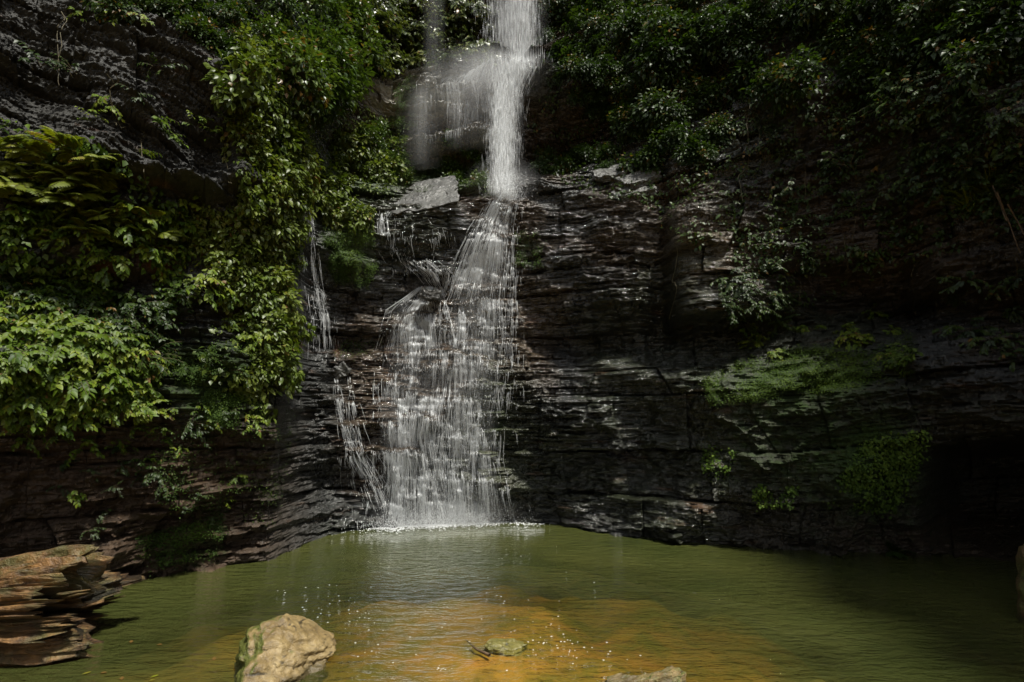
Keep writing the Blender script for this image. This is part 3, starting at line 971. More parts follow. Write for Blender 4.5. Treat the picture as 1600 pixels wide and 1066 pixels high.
# --- right
scatter('shrub', 'shrub_dark', [(848, 0), (1010, 0), (1010, 80), (950, 100), (870, 100), (848, 60)], 30, 0.62,
        'glossy bush on the wall right of the upper fall', 'bush', 'bushes right of the upper fall', detail=False)
scatter('shrub', 'shrub_dark', [(860, 105), (980, 110), (1000, 190), (985, 250), (950, 190), (880, 150)], 20, 0.5,
        'bush hanging over the dark hollow right of the fall', 'bush', 'bushes over the dark hollow', detail=False)
scatter('shrub', 'shrub_dark', [(840, 235), (960, 235), (970, 268), (850, 272)], 10, 0.42,
        'dark bush inside the hollow right of the middle plunge', 'bush', 'bushes in the dark hollow', detail=False)
scatter('shrub', 'shrub_dark', [(1000, 0), (1600, 0), (1600, 90), (1450, 130), (1310, 140), (1180, 140), (1100, 180), (1000, 190)], 52, 0.7,
        'dark green bush of the thicket along the right rim', 'bush', 'thicket bushes along the right rim', .25)
scatter('shrub', 'shrub_dark', [(980, 180), (1140, 170), (1130, 250), (1000, 260)], 16, 0.5,
        'bush on the slope under the right thicket', 'bush', 'bushes under the right thicket', detail=False)
scatter('leafy_sprig', 'sprig_dark', [(1130, 200), (1380, 160), (1380, 330), (1250, 430), (1140, 330)], 26, 0.5,
        'shaded sprig on the dark right wall', 'plant', 'sprigs on the dark right wall')
scatter('leafy_plant', 'broad_dark', [(1380, 130), (1600, 110), (1600, 340), (1470, 290), (1400, 260)], 22, 0.55,
        'dark leafy plant hanging at the upper right corner', 'plant', 'leafy plants at the upper right')
scatter('leafy_plant', 'broad_dark', [(1160, 400), (1225, 400), (1235, 510), (1170, 520), (1110, 470)], 12, 0.42,
        'leafy plant beside the rust-brown right rocks', 'plant', 'leafy plants beside the rust-brown rocks')
scatter('leafy_plant', 'broad', [(1130, 510), (1420, 485), (1430, 580), (1300, 540), (1140, 560)], 14, 0.34,
        'leafy plant along the mossy right ledge', 'plant', 'leafy plants along the mossy right ledge')
scatter('leafy_plant', 'broad_dark', [(1490, 440), (1600, 430), (1600, 560), (1500, 540)], 9, 0.42,
        'leafy plant under the overhang at far right', 'plant', 'leafy plants at far right')
plant('fern', 'fern_dark', 1395, 862, 0.42, 'dark fern at the waterline beside the right cave', 'fern', None, .25, r=np.random.default_rng(1))
for i, (x, y) in enumerate(((1545, 300), (1575, 285), (1520, 325))):
    q = hit(x, y)
    o = bpy.data.objects.new('grass_tuft', GRASS[i % 3]); COL.objects.link(o)
    n = Nf[q]
    o.matrix_world = Matrix.Translation(Vector(Pf[q])) @ Matrix.Rotation(math.atan2(n[1], n[0]) - math.pi / 2, 4, 'Z') @ Matrix.Scale(.9, 4)
    tag(o, 'narrow-leaved grass tuft hanging at the upper right edge' if i < 3 else 'thin dry grass tuft on the upper left rock', 'grass tuft',
        'grass tufts at the right edge' if i < 3 else 'grass tufts on the upper left rock')


# --- moss cushions and creeping cover (uncountable)
def cover(name, polys, n, ll, wr, mat, label, tone0=.5, out=.0, sparse=None):
    r = np.random.default_rng(abs(hash(label)) % 1000 if False else len(label) * 7 + n)
    pos, dr, nm, L, W, T = [], [], [], [], [], []
    for poly, share in polys:
        xs_ = [p[0] for p in poly]; ys_ = [p[1] for p in poly]
        cnt = 0; tr_ = 0
        while cnt < n * share and tr_ < n * 40:
            tr_ += 1
            x = r.uniform(min(xs_), max(xs_)); y = r.uniform(min(ys_), max(ys_))
            if not in_poly(x, y, poly): continue
            i, j = int(x / G) + 20, int(y / G) + 20
            if not (0 <= i < GW and 0 <= j < GH): continue
            q = buf[j, i]
            if q < 0: continue
            p, nn = Pf[q], Nf[q]
            if fbm(p[0] * 2.3, p[1] * 2.3, p[2] * 2.9, 3) < r.uniform(-.5, .35) + (sparse or 0): continue
            pp = p + r.normal(0, .03, 3) + nn * r.uniform(0, .05 + out)
            dd = nn * .6 + r.normal(0, .5, 3) + np.array([0, 0, -.55])
            pos.append(pp); dr.append(dd); nm.append(nn + np.array([0, 0, .7]) + r.normal(0, .3, 3))
            l = ll * r.uniform(.5, 1.3)
            L.append(l); W.append(l * wr); T.append(np.clip(tone0 + .5 * vnoise(p[0] * 3, p[1] * 3, p[2] * 3) * .6 + r.normal(0, .15), 0, .95))
            cnt += 1
    A = Acc(); A.add(*leaves_mesh(pos, dr, nm, L, W, T, 'simple', .2, .3))
    o = link(name, A.build(name), mat)
    tag(o, label, 'moss' if 'moss' in name else 'creeper', kind='stuff')
    return o


cover('moss', [([(505, 335), (570, 320), (592, 420), (570, 450), (520, 440), (505, 380)], 1)], 10608, .019, .45, M_MOSS, 'vivid green moss cushion on the knob left of the cascade')
cover('moss', [([(1100, 590), (1200, 550), (1330, 540), (1430, 520), (1430, 585), (1310, 612), (1110, 632)], 1)], 18768, .019, .45, M_MOSS, 'green moss mat along the right ledge')
cover('moss', [([(1350, 690), (1450, 672), (1435, 730), (1390, 800), (1285, 790), (1320, 735)], .8), ([(1180, 760), (1245, 760), (1230, 790), (1180, 790)], .12), ([(1100, 700), (1150, 705), (1140, 745), (1100, 745)], .1)],
      3600, .045, .45, M_MOSS, 'hanging moss patch beside the right cave', .6)
cover('moss', [([(320, 615), (400, 605), (420, 660), (330, 665)], .5), ([(250, 520), (330, 510), (400, 560), (300, 600), (240, 580)], .5)], 10608, .019, .45, M_MOSS, 'moss in the hollow of the left wall', .5)
cover('moss', [([(560, 250), (780, 270), (780, 305), (700, 315), (560, 310)], .6), ([(615, 130), (650, 120), (655, 220), (620, 230)], .4)], 10608, .019, .45, M_MOSS, 'moss on the terrace below the upper rock', .45)
cover('moss', [([(805, 365), (845, 365), (845, 415), (805, 415)], .15), ([(210, 840), (370, 800), (330, 880), (220, 900)], .5), ([(220, 640), (460, 640), (430, 820), (260, 800)], .5), ([(520, 530), (600, 535), (590, 560), (525, 560)], .1)], 7344, .019, .45, M_MOSS, 'thin moss low on the walls', .4)
cover('creepers', [([(380, 60), (560, 160), (640, 200), (640, 300), (460, 330), (450, 560), (400, 640), (290, 560), (290, 330), (370, 320)], 1)], 5200, .085, .36, M_LEAF_PALE, 'small creeping leaves over the left buttress', .45, .05, -.1)
cover('creepers', [([(830, 0), (1600, 0), (1600, 350), (1250, 480), (1000, 330), (830, 270)], 1)], 9000, .085, .33, M_LEAF_DARK, 'small creeping leaves over the dark right wall', .5, .05, .1)
cover('creepers', [([(0, 200), (150, 220), (300, 330), (280, 460), (240, 620), (0, 650)], 1)], 5000, .08, .36, M_LEAF_BRIGHT, 'small creeping leaves over the far left wall', .4, .05)
cover('creepers', [([(550, 0), (780, 0), (780, 100), (640, 110), (560, 130)], 1)], 3000, .09, .4, M_LEAF_HEART, 'small creeping leaves behind the upper fall', .4, .05)

# --- vines and aerial roots
def strand_thing(name, pts, rad, mat, label, cat):
    A = Acc()
    pts = np.array(pts)
    u = np.linspace(0, len(pts) - 1, 24)
    P_ = np.stack([np.interp(u, np.arange(len(pts)), pts[:, c]) for c in range(3)], -1)
    P_ += 0.03 * np.stack([vnoise(u * 2.1, 3.0 + c) for c in range(3)], -1)
    A.tube(P_, np.linspace(rad, rad * .6, 24), 6)
    o = link(name, A.build(name), mat)
    return tag(o, label, cat)


def at_wall(px, py, off=.1):
    q = hit(px, py)
    return Pf[q] + Nf[q] * off


strand_thing('aerial_root', [at_wall(549, -30, .5), at_wall(547, 20, .5) , at_wall(544, 70, .5)], .025, M_ROOT, 'pale aerial root hanging from the top left of the fall', 'root')
for k, (x0, y0, x1, y1) in enumerate(((1583, 300, 1598, 385), (1592, 310, 1606, 370), (1572, 300, 1580, 350))):
    strand_thing('dry_vine', [at_wall(x0, y0, .3), at_wall(x1, y1, .25)], .012, M_BARK,
                 ('thick reddish stem hanging at the far right edge', 'outermost thin stem hanging at the far right edge', 'short thin stem below the right grass tufts')[k], 'stem')
vr = np.random.default_rng(61)
for k in range(22):
    if k < 8: x0, y0, lb, gp = vr.uniform(100, 440), vr.uniform(0, 260), 'thin brown vine trailing over the left wall', 'vines on the left wall'
    else: x0, y0, lb, gp = vr.uniform(1000, 1590), vr.uniform(60, 420), 'thin brown vine trailing down the dark right wall', 'vines on the right wall'
    try:
        pts_ = [at_wall(x0, y0, .12)]
        for q_ in range(4):
            pts_.append(at_wall(x0 + vr.normal(0, 4), y0 + (q_ + 1) * vr.uniform(14, 30), .1 + .05 * vr.random()))
        tag(strand_thing('hanging_vine', pts_, .006, M_STEM, lb, 'vine'), None, None, gp)
    except Exception: pass
strand_thing('dead_branch', [at_wall(408, 55, .4), at_wall(425, 45, .5), at_wall(432, 55, .5)], .016, M_ROOT, 'pale bare branch among the bushes at upper left', 'branch')

# ------------------------------------------------------------------ loose rocks
def rock_mesh(name, seed, dims, slope=0.0, strata_amp=0.03, rough_amp=0.22, sub=5, edge=0.5):
    import bmesh
    bm = bmesh.new()
    bmesh.ops.create_icosphere(bm, subdivisions=sub, radius=1)
    V = np.array([v.co[:] for v in bm.verts])
    r = np.random.default_rng(seed)
    # chip flat faces off a rounded block
    for i in range(22):
        n = unit(r.normal(0, 1, 3)); d = r.uniform(.62, .9)
        over = np.maximum(0, V @ n - d)
        V = V - over[:, None] * n * (0.55 + .4 * edge)
    N = V / np.linalg.norm(V, axis=1, keepdims=True)
    V = V + N * (rough_amp * fbm(V[:, 0] * 1.4 + seed, V[:, 1] * 1.4, V[:, 2] * 1.4, 4))[:, None]
    V = V + N * (0.05 * fbm(V[:, 0] * 5 + seed, V[:, 1] * 5, V[:, 2] * 5, 4, .6))[:, None]
    zq = V[:, 2] * 7 + 1.2 * vnoise(V[:, 0] * 1.5, V[:, 1] * 1.5, seed)
    V = V + N * (strata_amp * np.sign(np.sin(zq * 3)) * (np.abs(np.sin(zq * 3)) ** .3))[:, None]
    V[:, 2] = np.where(V[:, 2] > 0, V[:, 2] * (1 - slope * np.clip(V[:, 0] + .1, 0, 1)), V[:, 2])
    V = V * np.array(dims)
    for v, c in zip(bm.verts, V): v.co = c
    me = bpy.data.meshes.new(name)
    bm.to_mesh(me); bm.free()
    for p in me.polygons: p.use_smooth = True
    return me


M_BOULDER = mat_stone('sandy mossy boulder', (0.085, 0.055, 0.02), (0.19, 0.135, 0.055), (0.29, 0.22, 0.105), 1.0, .45, (-.8, -.1, .0))
M_SLAB = mat_stone('pale grey slab', (0.045, 0.045, 0.042), (0.085, 0.085, 0.08), (0.14, 0.14, 0.13), .15, .3, (0, 0, -.6))
M_WETBLOCK = mat_stone('wet dark block', (0.03, 0.03, 0.028), (0.055, 0.054, 0.05), (0.10, 0.095, 0.085), .2, .25, (0, 0, .1))
M_EDGE = mat_stone('brown stained stone', (0.05, 0.03, 0.012), (0.11, 0.07, 0.03), (0.17, 0.12, 0.05), .5, .5, (-.4, -.2, .2))
M_SUNK = mat_stone('algae covered stone', (0.09, 0.09, 0.02), (0.17, 0.15, 0.04), (0.34, 0.32, 0.2), .7, .35, (.3, 0, -.2), band=.15)


def slab_mesh(name, seed, dims, layers=5):
    import bmesh
    bm = bmesh.new()
    bmesh.ops.create_cube(bm, size=2)
    bmesh.ops.subdivide_edges(bm, edges=bm.edges[:], cuts=28, use_grid_fill=True)
    V = np.array([v.co[:] for v in bm.verts])
    a = np.arctan2(V[:, 1], V[:, 0]); ca, sa = np.cos(a), np.sin(a)
    lay = np.floor((V[:, 2] + 1.001) / 2 * layers)
    k = 1 + .22 * vnoise(ca * 1.6 + seed, sa * 1.6) + .10 * vnoise(ca * 5 + seed, sa * 5, lay * 1.7) + .07 * (_h(lay.astype(int), lay.astype(int) * 0 + seed, lay.astype(int)) - .5)
    V[:, :2] *= k[:, None]
    step = np.round(vnoise(V[:, 0] * 1.7 + seed, V[:, 1] * 2.2) * 2.5) / 2.5
    V[:, 2] += np.where(V[:, 2] > 0, .5, .3) * step + .10 * fbm(V[:, 0] * 4 + seed, V[:, 1] * 4, V[:, 2] * 2, 4)
    V[:, :2] += .02 * np.stack([fbm(V[:, 0] * 7, V[:, 1] * 7, V[:, 2] * 7 + c, 3) for c in (0, 9)], -1)
    V *= np.array(dims)
    for v, c in zip(bm.verts, V): v.co = c
    me = bpy.data.meshes.new(name)
    bm.to_mesh(me); bm.free()
    return me


def slab(name, seed, loc, dims, rot, mat, label):
    o = link(name, slab_mesh(name, seed, dims), mat, loc=loc)
    o.rotation_euler = rot
    return tag(o, label, 'rock')


def rock(name, seed, loc, dims, rot, mat, label, cat='rock', **kw):
    o = link(name, rock_mesh(name, seed, dims, **kw), mat, loc=loc)
    o.rotation_euler = rot
    return tag(o, label, cat)


rock('boulder', 21, on_water(426, 1055) + Vector((0, .22, .04)), (.50, .62, .37), (0, .06, .15), M_BOULDER, 'sandy boulder with a mossy left side standing in the shallows', 'boulder', rough_amp=.13, strata_amp=.015, slope=.45, sub=6, edge=.6)
slab('rock', 5, on_water(1014, 1082) + Vector((0, .1, -.03)), (.33, .15, .085), (.15, -.14, .15), M_BOULDER, 'long pale stone breaking the water at the bottom edge')
rock('rock', 8, on_water(795, 1008) + Vector((0, 0, -.035)), (.22, .16, .10), (0, 0, .2), M_SUNK, 'mossy green stone just breaking the water mid pool')
rock('rock', 14, on_water(1668, 985) + Vector((.05, .1, .3)), (.36, .4, .74), (0, .06, .3), M_EDGE, 'tall rock standing at the right edge of the pool', rough_amp=.2, strata_amp=.006, edge=.9)
# slabs and blocks lodged on the cliff
q = Pf[hit(655, 315)]
slab('rock_slab', 31, unproject(660, 312, 12.95), (.80, .70, .11), (.80, -.25, .05), M_SLAB, 'pale grey slab lying tilted on the brink of the cascade')
for i, (x, y, Y, d, rt, lb) in enumerate((
        (905, 78, 15.0, (.38, .35, .11), (.8, -.5, 0), 'small pale slab above the dark hollow right of the fall'),
        (1050, 122, 13.5, (.42, .35, .12), (.8, -.6, 0), 'pale slab among bushes high on the right slope'),
        (1000, 280, 12.4, (.5, .35, .12), (.75, -.35, .1), 'upper of the pale slabs stepping down the right shoulder'),
        (985, 300, 12.3, (.5, .35, .11), (.7, -.3, .1), 'lower of the pale slabs stepping down the right shoulder'),
        (955, 272, 12.8, (.45, .35, .11), (.7, -.25, .1), 'leftmost pale slab on the right shoulder'),
        (420, 78, 10.0, (.3, .3, .3), (.2, .3, 0), 'pale striped block under the bushes of the left corner'),
        (532, 580, 12.0, (.2, .2, .16), (.3, -.6, 0), 'pointed grey stone splitting the thin left trickle'),
        (672, 462, 12.3, (.25, .25, .12), (0, .2, 0), 'dark wedge of rock beside the top of the left cascade'),
        )):
    slab('rock_slab' if d[2] < .15 else 'rock_block', 40 + i, unproject(x, y, Y), (d[0] * .85, d[1] * .85, d[2] * .7), rt, M_SLAB if i not in (7,) else M_WETBLOCK, lb)

# ------------------------------------------------------------------ the broken log
def log_mesh():
    n, m = 420, 150
    r = np.random.default_rng(4)
    ang = np.linspace(0, 2 * math.pi, n, endpoint=False)
    L0 = 3.4
    ridge = fbm(np.cos(ang) * 2.2, np.sin(ang) * 2.2, 1.0, 4, .6)
    fin = fbm(np.cos(ang) * 7, np.sin(ang) * 7, 2.0, 4, .7)
    endl = L0 + 0.22 * fbm(np.cos(ang) * 3, np.sin(ang) * 3, 7.0, 4, .8) + .10 * r.normal(0, 1, n) * .4
    V, UV = [], []
    for j in range(m):
        t = j / (m - 1)
        l = endl * t
        fl = 1 + sstep(.55, 1, t) * (0.10 + .62 * np.maximum(0, np.sin(ang - .2)) ** 1.5)      # flares to the torn root end
        tw = ang + .25 * t
        rr = .41 * fl * (1 + .22 * ridge + .20 * fin + .07 * fbm(np.cos(ang) * 14, np.sin(ang) * 14, l * 1.2, 4, .7)) + .03 * fbm(np.cos(ang) * 4, np.sin(ang) * 4, l * 2.5, 3)
        V.append(np.stack([l, rr * np.cos(tw), rr * np.sin(tw) * .95], -1))
        UV.append(np.stack([ang / 6.28 * 2.6, l], -1))
    # torn end: concentric rings sinking inward with splinter noise
    for k, f in enumerate((.86, .7, .54, .38, .22, .08)):
        l = endl - (.06 + .26 * (1 - f)) + .13 * fbm(np.cos(ang) * 5 * f, np.sin(ang) * 5 * f, 11.0 + k * .4, 4, .8)
        base = V[m - 1]
        V.append(np.stack([l, base[:, 1] * f, base[:, 2] * f], -1))
        UV.append(np.stack([ang / 6.28 * 2.6 * f + .7, l + f], -1))
    V = np.array(V); M_ = len(V)
    ix = np.arange(M_ * n).reshape(M_, n); nx = np.roll(ix, -1, 1)
    q = np.stack([ix[:-1], nx[:-1], nx[1:], ix[1:]], -1).reshape(-1, 4)
    me = mesh_np('log', V.reshape(-1, 3), [q])
    uv = np.array(UV).reshape(-1, 2)
    lay = me.uv_layers.new(name='UVMap')
    vi = np.empty(len(me.loops), np.int32); me.loops.foreach_get('vertex_index', vi)
    lay.data.foreach_set('uv', uv[vi].astype(np.float32).ravel())
    return me


log = empty('log')
A_ = on_water(-340, 1045); B_ = on_water(118, 1008)
dirv = (B_ - A_).normalized()
log.matrix_world = Matrix.Translation(B_ - dirv * 3.35 + Vector((0, .05, .26))) @ Matrix.Rotation(math.atan2(dirv.y, dirv.x), 4, 'Z') @ Matrix.Rotation(-.02, 4, 'Y')
link('trunk', log_mesh(), M_WOOD, log)
tag(log, 'huge broken log with a torn splintered end at lower left', 'log')
# splinters standing off the torn end
Asp = Acc(); uvs = []
r = np.random.default_rng(9)
for i in range(70):
    a = r.uniform(0, 6.28); rad = .46 * r.uniform(.5, 1.02)
    st_ = np.array([3.0 + r.uniform(-.25, .2), rad * math.cos(a), rad * math.sin(a) + (.05 if math.sin(a) > 0 else 0)])
    d = unit(np.array([1, .25 * math.cos(a) + r.normal(0, .1), .45 * max(0, math.sin(a)) + r.normal(0, .1)]))
    ln = r.uniform(.15, .5)
    Asp.tube([st_, st_ + d * ln * .5, st_ + d * ln], [.03, .02, .003], 4)
    for k in range(12): uvs.append((a, k * .06))
sp = Asp.build('splinters', False)
lay = sp.uv_layers.new(name='UVMap')
vi = np.empty(len(sp.loops), np.int32); sp.loops.foreach_get('vertex_index', vi)
lay.data.foreach_set('uv', np.array(uvs, np.float32)[vi].ravel())
link('splinters', sp, M_WOOD, log)

# sunken stick, floating leaves
Ast = Acc()
p0, p1, p2 = on_water(728, 1000, -.02), on_water(745, 1015, .0), on_water(765, 1024, .015)
Ast.tube([p0, p1, p2], [.006, .012, .016], 6)
tag(link('stick', Ast.build('stick'), M_BARK), 'dark waterlogged stick beside the mossy stone', 'stick')
for i, (x, y) in enumerate(((245, 1008), (335, 1032), (143, 1050), (157, 1052), (190, 1063), (248, 1055), (232, 1064), (205, 1005))):
    V, F_, C = leaves_mesh([[0, 0, .004]], [[math.cos(i * 2.1), math.sin(i * 2.1), 0]], [[0, 0, 1]], [.06 + .01 * (i % 3)], [.018], [1.0], 'full', .15, -.05)
    lm = mesh_np('floating_leaf', V, F_, C)
    lo = link('floating_leaf', lm, M_LEAF_FERN, loc=on_water(x, y, .003))
    tag(lo, 'small brown dead leaf floating beside the log', 'leaf', 'dead leaves floating by the log')

# ------------------------------------------------------------------ falling water
def guide(pts):
    """(px,py) down the fall -> theta(z)"""
    out = []
    for x, y in pts:
        q = hit(x, y); p = Pf[q]
        out.append((p[2], math.atan2(p[0], p[1])))
    out.sort()
    return np.array([o[0] for o in out]), np.array([o[1] for o in out])


def tubes3(acc, pts, rad):
    """thin three-sided strand"""
    m = len(pts)
    an = np.array([0, 2.09, 4.19])
    V = pts[:, None] + np.stack([np.cos(an), np.sin(an), an * 0], -1)[None] * rad[:, None, None]
    ix = np.arange(m * 3).reshape(m, 3); nx = np.roll(ix, -1, 1)
    q = np.stack([ix[:-1], nx[:-1], nx[1:], ix[1:]], -1).reshape(-1, 4)
    acc.add(V.reshape(-1, 3), [q])


TIER = np.cumsum(np.random.default_rng(3).uniform(.18, .62, 60)) - .6


def tier_of(z): return int(np.clip(np.searchsorted(TIER, z) - 1, 0, len(TIER) - 2))


def cascade(pts, widths, count, seed, rad=(.0025, .0065), off=.02, zbot=0.0, cling=.12, thr=-.1, ln=(.12, .8), bundles=7.0):
    """short filaments of water falling from ledge to ledge along a guide; widths in pixels at each guide point"""
    gz, gt = guide(pts)
    wz = np.array(sorted([(Pf[hit(x, y)][2], w / F) for (x, y), w in zip(pts, widths)]))
    r = np.random.default_rng(seed)
    acc = Acc()
    done = tries = 0
    dens_seed = seed * 3.7
    while done < count and tries < count * 6:
        tries += 1
        u = np.clip(r.normal(0, .5), -1.15, 1.15)
        z0 = r.uniform(zbot + .05, gz[-1])
        t_ = tier_of(z0 + .12 * vnoise(u * 2.2, seed * 1.0))
        zt_ = TIER[t_]; hgt = TIER[t_ + 1] - zt_
        if r.random() < .55: z0 = min(gz[-1], TIER[t_ + 1] - abs(r.normal(0, .06)) - .12 * vnoise(u * 2.2, seed * 1.0))   # leaps from the lip of the step
        d = vnoise(u * bundles * .5 + t_ * 5.3, dens_seed) + .7 * vnoise(u * bundles * 1.6 + t_ * 9.1, z0 * 1.3, seed) + .5 * vnoise(u * 2, z0 * 1.4, 9.0)
        if z0 < zbot + .04: continue
        if d < thr + r.normal(0, .22): continue
        L = min(r.exponential(ln[1] * .5) + ln[0], ln[1] * 2, z0 - zbot + .02)
        m = max(4, int(L / .035))
        z = np.linspace(z0, z0 - L, m)
        w = np.interp(z, wz[:, 0], wz[:, 1])
        th = np.interp(z, gz, gt) + w * .5 * u + .0012 * fbm(z * 2.5 + done * 7.7, 0 * z + seed, 0, 2) + r.normal(0, .003) * (z0 - z)
        rs_ = surf_R(th, z) - off - abs(r.normal(0, .02))
        rr = np.empty(m); rr[0] = rs_[0]
        dz = L / (m - 1)
        for k in range(1, m): rr[k] = min(rs_[k], rr[k - 1] + cling * dz)
        jump = np.nonzero(rr[:-1] - rr[1:] > .05)[0]
        if len(jump):
            m = int(jump[0]) + 1
            if m < 4: continue
            z, th, rr = z[:m], th[:m], rr[:m]
        t = np.linspace(0, 1, m)
        R0 = r.uniform(*rad) * (1.25 if r.random() < .15 else 1)
        rd = R0 * np.minimum(1, t * 5 + .35) * (1 - t ** 2.5 * .85)
        tubes3(acc, np.stack([rr * np.sin(th), rr * np.cos(th), z], -1), rd)
        done += 1
    # white lines where it leaps off the ledge lips, and the drops thrown from them
    n = count * 2
    u = np.clip(r.normal(0, .5, n), -1.2, 1.2); z = r.uniform(zbot, gz[-1], n)
    w = np.interp(z, wz[:, 0], wz[:, 1]); th = np.interp(z, gz, gt) + w * .5 * u
    rs_ = surf_R(th, z)
    lip = surf_R(th, z - .06) - rs_
    keep = lip > .04
    th, z, rs_ = th[keep], z[keep], rs_[keep]
    if len(z):
        pp = np.stack([(rs_ - .03 - np.abs(r.normal(0, .03, len(z)))) * np.sin(th), (rs_ - .05) * np.cos(th), z + r.normal(0, .02, len(z))], -1)
        drops(acc, lambda r_, n_: pp, len(pp), seed, (.02, .09), (.002, .0045))
    return acc


def drops(acc, gen, n, seed, ln=(.03, .14), rad=(.003, .008)):
    r = np.random.default_rng(seed)
    P_ = gen(r, n)
    L = r.uniform(*ln, n); W = r.uniform(*rad, n)
    an = np.array([0, 2.09, 4.19])
    ring = P_[:, None] + np.stack([np.cos(an), np.sin(an), 0 * an], -1)[None] * W[:, None, None]
    top = P_ + np.array([0, 0, 1]) * (L * .5)[:, None]; bot = P_ - np.array([0, 0, 1]) * (L * .5)[:, None]
    V = np.concatenate([ring, top[:, None], bot[:, None]], 1)
    f = np.array([[0, 1, 3], [1, 2, 3], [2, 0, 3], [1, 0, 4], [2, 1, 4], [0, 2, 4]])
    base = (np.arange(n) * 5)[:, None, None]
    acc.add(V.reshape(-1, 3), [(f[None] + base).reshape(-1, 3)])


VEILS = [0]


def veil(name, cols, ztop, zbot, th_fn, r_fn, dens_fn, mat, parent, nz=90):
    """thin draped sheet of water with streaky density"""
    u = np.linspace(0, 1, cols); v = np.linspace(0, 1, nz)
    U, Vv = np.meshgrid(u, v, indexing='ij')
    Z = ztop + (zbot - ztop) * Vv
    TH_ = th_fn(U, Z)
    Rr = r_fn(TH_, Z)
    Pp = np.stack([Rr * np.sin(TH_), Rr * np.cos(TH_), Z], -1).reshape(-1, 3)
    ix = np.arange(cols * nz).reshape(cols, nz)
    q = np.stack([ix[:-1, :-1], ix[1:, :-1], ix[1:, 1:], ix[:-1, 1:]], -1).reshape(-1, 4)
    me = mesh_np(name, Pp, [q])
    dn_ = dens_fn(U, Vv)
    if nz > 200:                                   # water thins out over the flat of a step
        sl = np.abs(np.gradient(Rr, axis=1)) / (abs(ztop - zbot) / nz)
        dn_ = dn_ / (1 + (sl / .8) ** 2)
    a = me.attributes.new('flow', 'FLOAT', 'POINT')
    a.data.foreach_set('value', dn_.astype(np.float32).ravel())
    step = np.searchsorted(TIER, Z + .1 * vnoise(TH_ * 20, 0 * Z))
    VEILS[0] += 1
    uv = np.stack([TH_ * Rr.mean() + (step * .37 if nz > 200 else 0) + VEILS[0] * 3.71, Z + VEILS[0] * 1.93 + .25 * vnoise(TH_ * 90, Z * .8)], -1).reshape(-1, 2)
    lay = me.uv_layers.new(name='UVMap')
    vi = np.empty(len(me.loops), np.int32); me.loops.foreach_get('vertex_index', vi)
    lay.data.foreach_set('uv', uv[vi].astype(np.float32).ravel())
    return link(name, me, mat, parent)


def drape(th, z, off, cling=.35):
    rs_ = surf_R(th.ravel(), z.ravel()).reshape(th.shape) - off
    out = rs_.copy()
    for k in range(1, th.shape[1]):
        dz = np.abs(z[:, k] - z[:, k - 1])
        out[:, k] = np.minimum(rs_[:, k], out[:, k - 1] + cling * dz)
    return out


fall = empty('waterfall', (-.3, 12.5, 0))
tag(fall, 'tall white waterfall dropping in tiers over dark rock into the pool', 'waterfall')
inv = Matrix.Translation((.3, -12.5, 0))


def part(name, acc_or_me, mat, parent=fall):
    me = acc_or_me.build(name) if isinstance(acc_or_me, Acc) else acc_or_me
    me.transform(inv)
    return link(name, me, mat, parent)


def px_th(x): return math.atan((x - 800) / F)


def fix(o):
    o.data.transform(inv); return o


# lower cascade: right branch, left branch and the thin threads round them
RB = [(795, 300), (775, 345), (757, 400), (745, 470), (738, 560), (735, 640), (735, 720), (735, 812)]
LB = [(672, 450), (655, 480), (650, 540), (645, 600), (642, 680), (645, 740), (650, 815)]
part('cascade_strands', cascade(RB, [40, 55, 80, 100, 105, 100, 90, 115], 5000, 1, (.0016, .0045), ln=(.05, .42), thr=.06), M_STRAND)
part('cascade_strands', cascade(LB, [30, 80, 105, 105, 95, 105, 130], 5000, 2, (.0016, .0045), ln=(.05, .42), thr=.06), M_STRAND)
part('cascade_strands', cascade([(635, 322), (640, 350), (645, 385), (650, 420)], [50, 110, 120, 90], 170, 3, (.0012, .003), zbot=5.4, thr=.35, ln=(.04, .22)), M_STRAND)
part('cascade_strands', cascade([(655, 405), (680, 430), (688, 452)], [50, 50, 30], 220, 14, (.002, .004), zbot=5.1, thr=-.2, ln=(.04, .2)), M_STRAND)
part('cascade_strands', cascade([(812, 300), (803, 400), (797, 500), (795, 640)], [18, 28, 34, 40], 260, 4, (.0018, .0042), zbot=2.4, ln=(.05, .35)), M_STRAND)
part('cascade_strands', cascade([(700, 480), (698, 520), (692, 620), (690, 720), (690, 815)], [130, 150, 180, 210, 240], 1300, 5, (.0018, .004), thr=.3, ln=(.04, .3)), M_STRAND)
for xs0, wpx, dn in ((RB, [36, 60, 80, 90, 95, 90, 90, 110], .48), (LB, [30, 70, 95, 95, 95, 100, 120], .48)):
    gz, gt = guide(xs0)
    wz = np.array(sorted([(Pf[hit(x, y)][2], w / F) for (x, y), w in zip(xs0, wpx)]))
    fix(veil('cascade_sheet', 60, gz[-1], 0, lambda U, Z: np.interp(Z, gz, gt) + (U - .5) * np.interp(Z, wz[:, 0], wz[:, 1]),
             lambda t, z: drape(t, z, .03, .12), lambda U, V_: dn * np.sin(np.pi * U) ** .8 * np.minimum(1, V_ * 12 + .2), M_VEIL, fall, 320))

# upper plume and the middle plunge, falling free
zL = Pf[hit(825, 104)][2]                 # lip of the upper rock
th_u0, th_u1 = px_th(768), px_th(840)
ztop_u = 16.8


def gen_up(r, n):
    th = px_th(814) + r.normal(0, 1, n) * .015 + np.where(r.random(n) < .4, -.03 + .012 * r.normal(0, 1, n), .004)
    z = r.uniform(zL - .1, ztop_u, n); rad = 15.1 + r.normal(0, .15, n)
    return np.stack([rad * np.sin(th), rad * np.cos(th), z], -1)


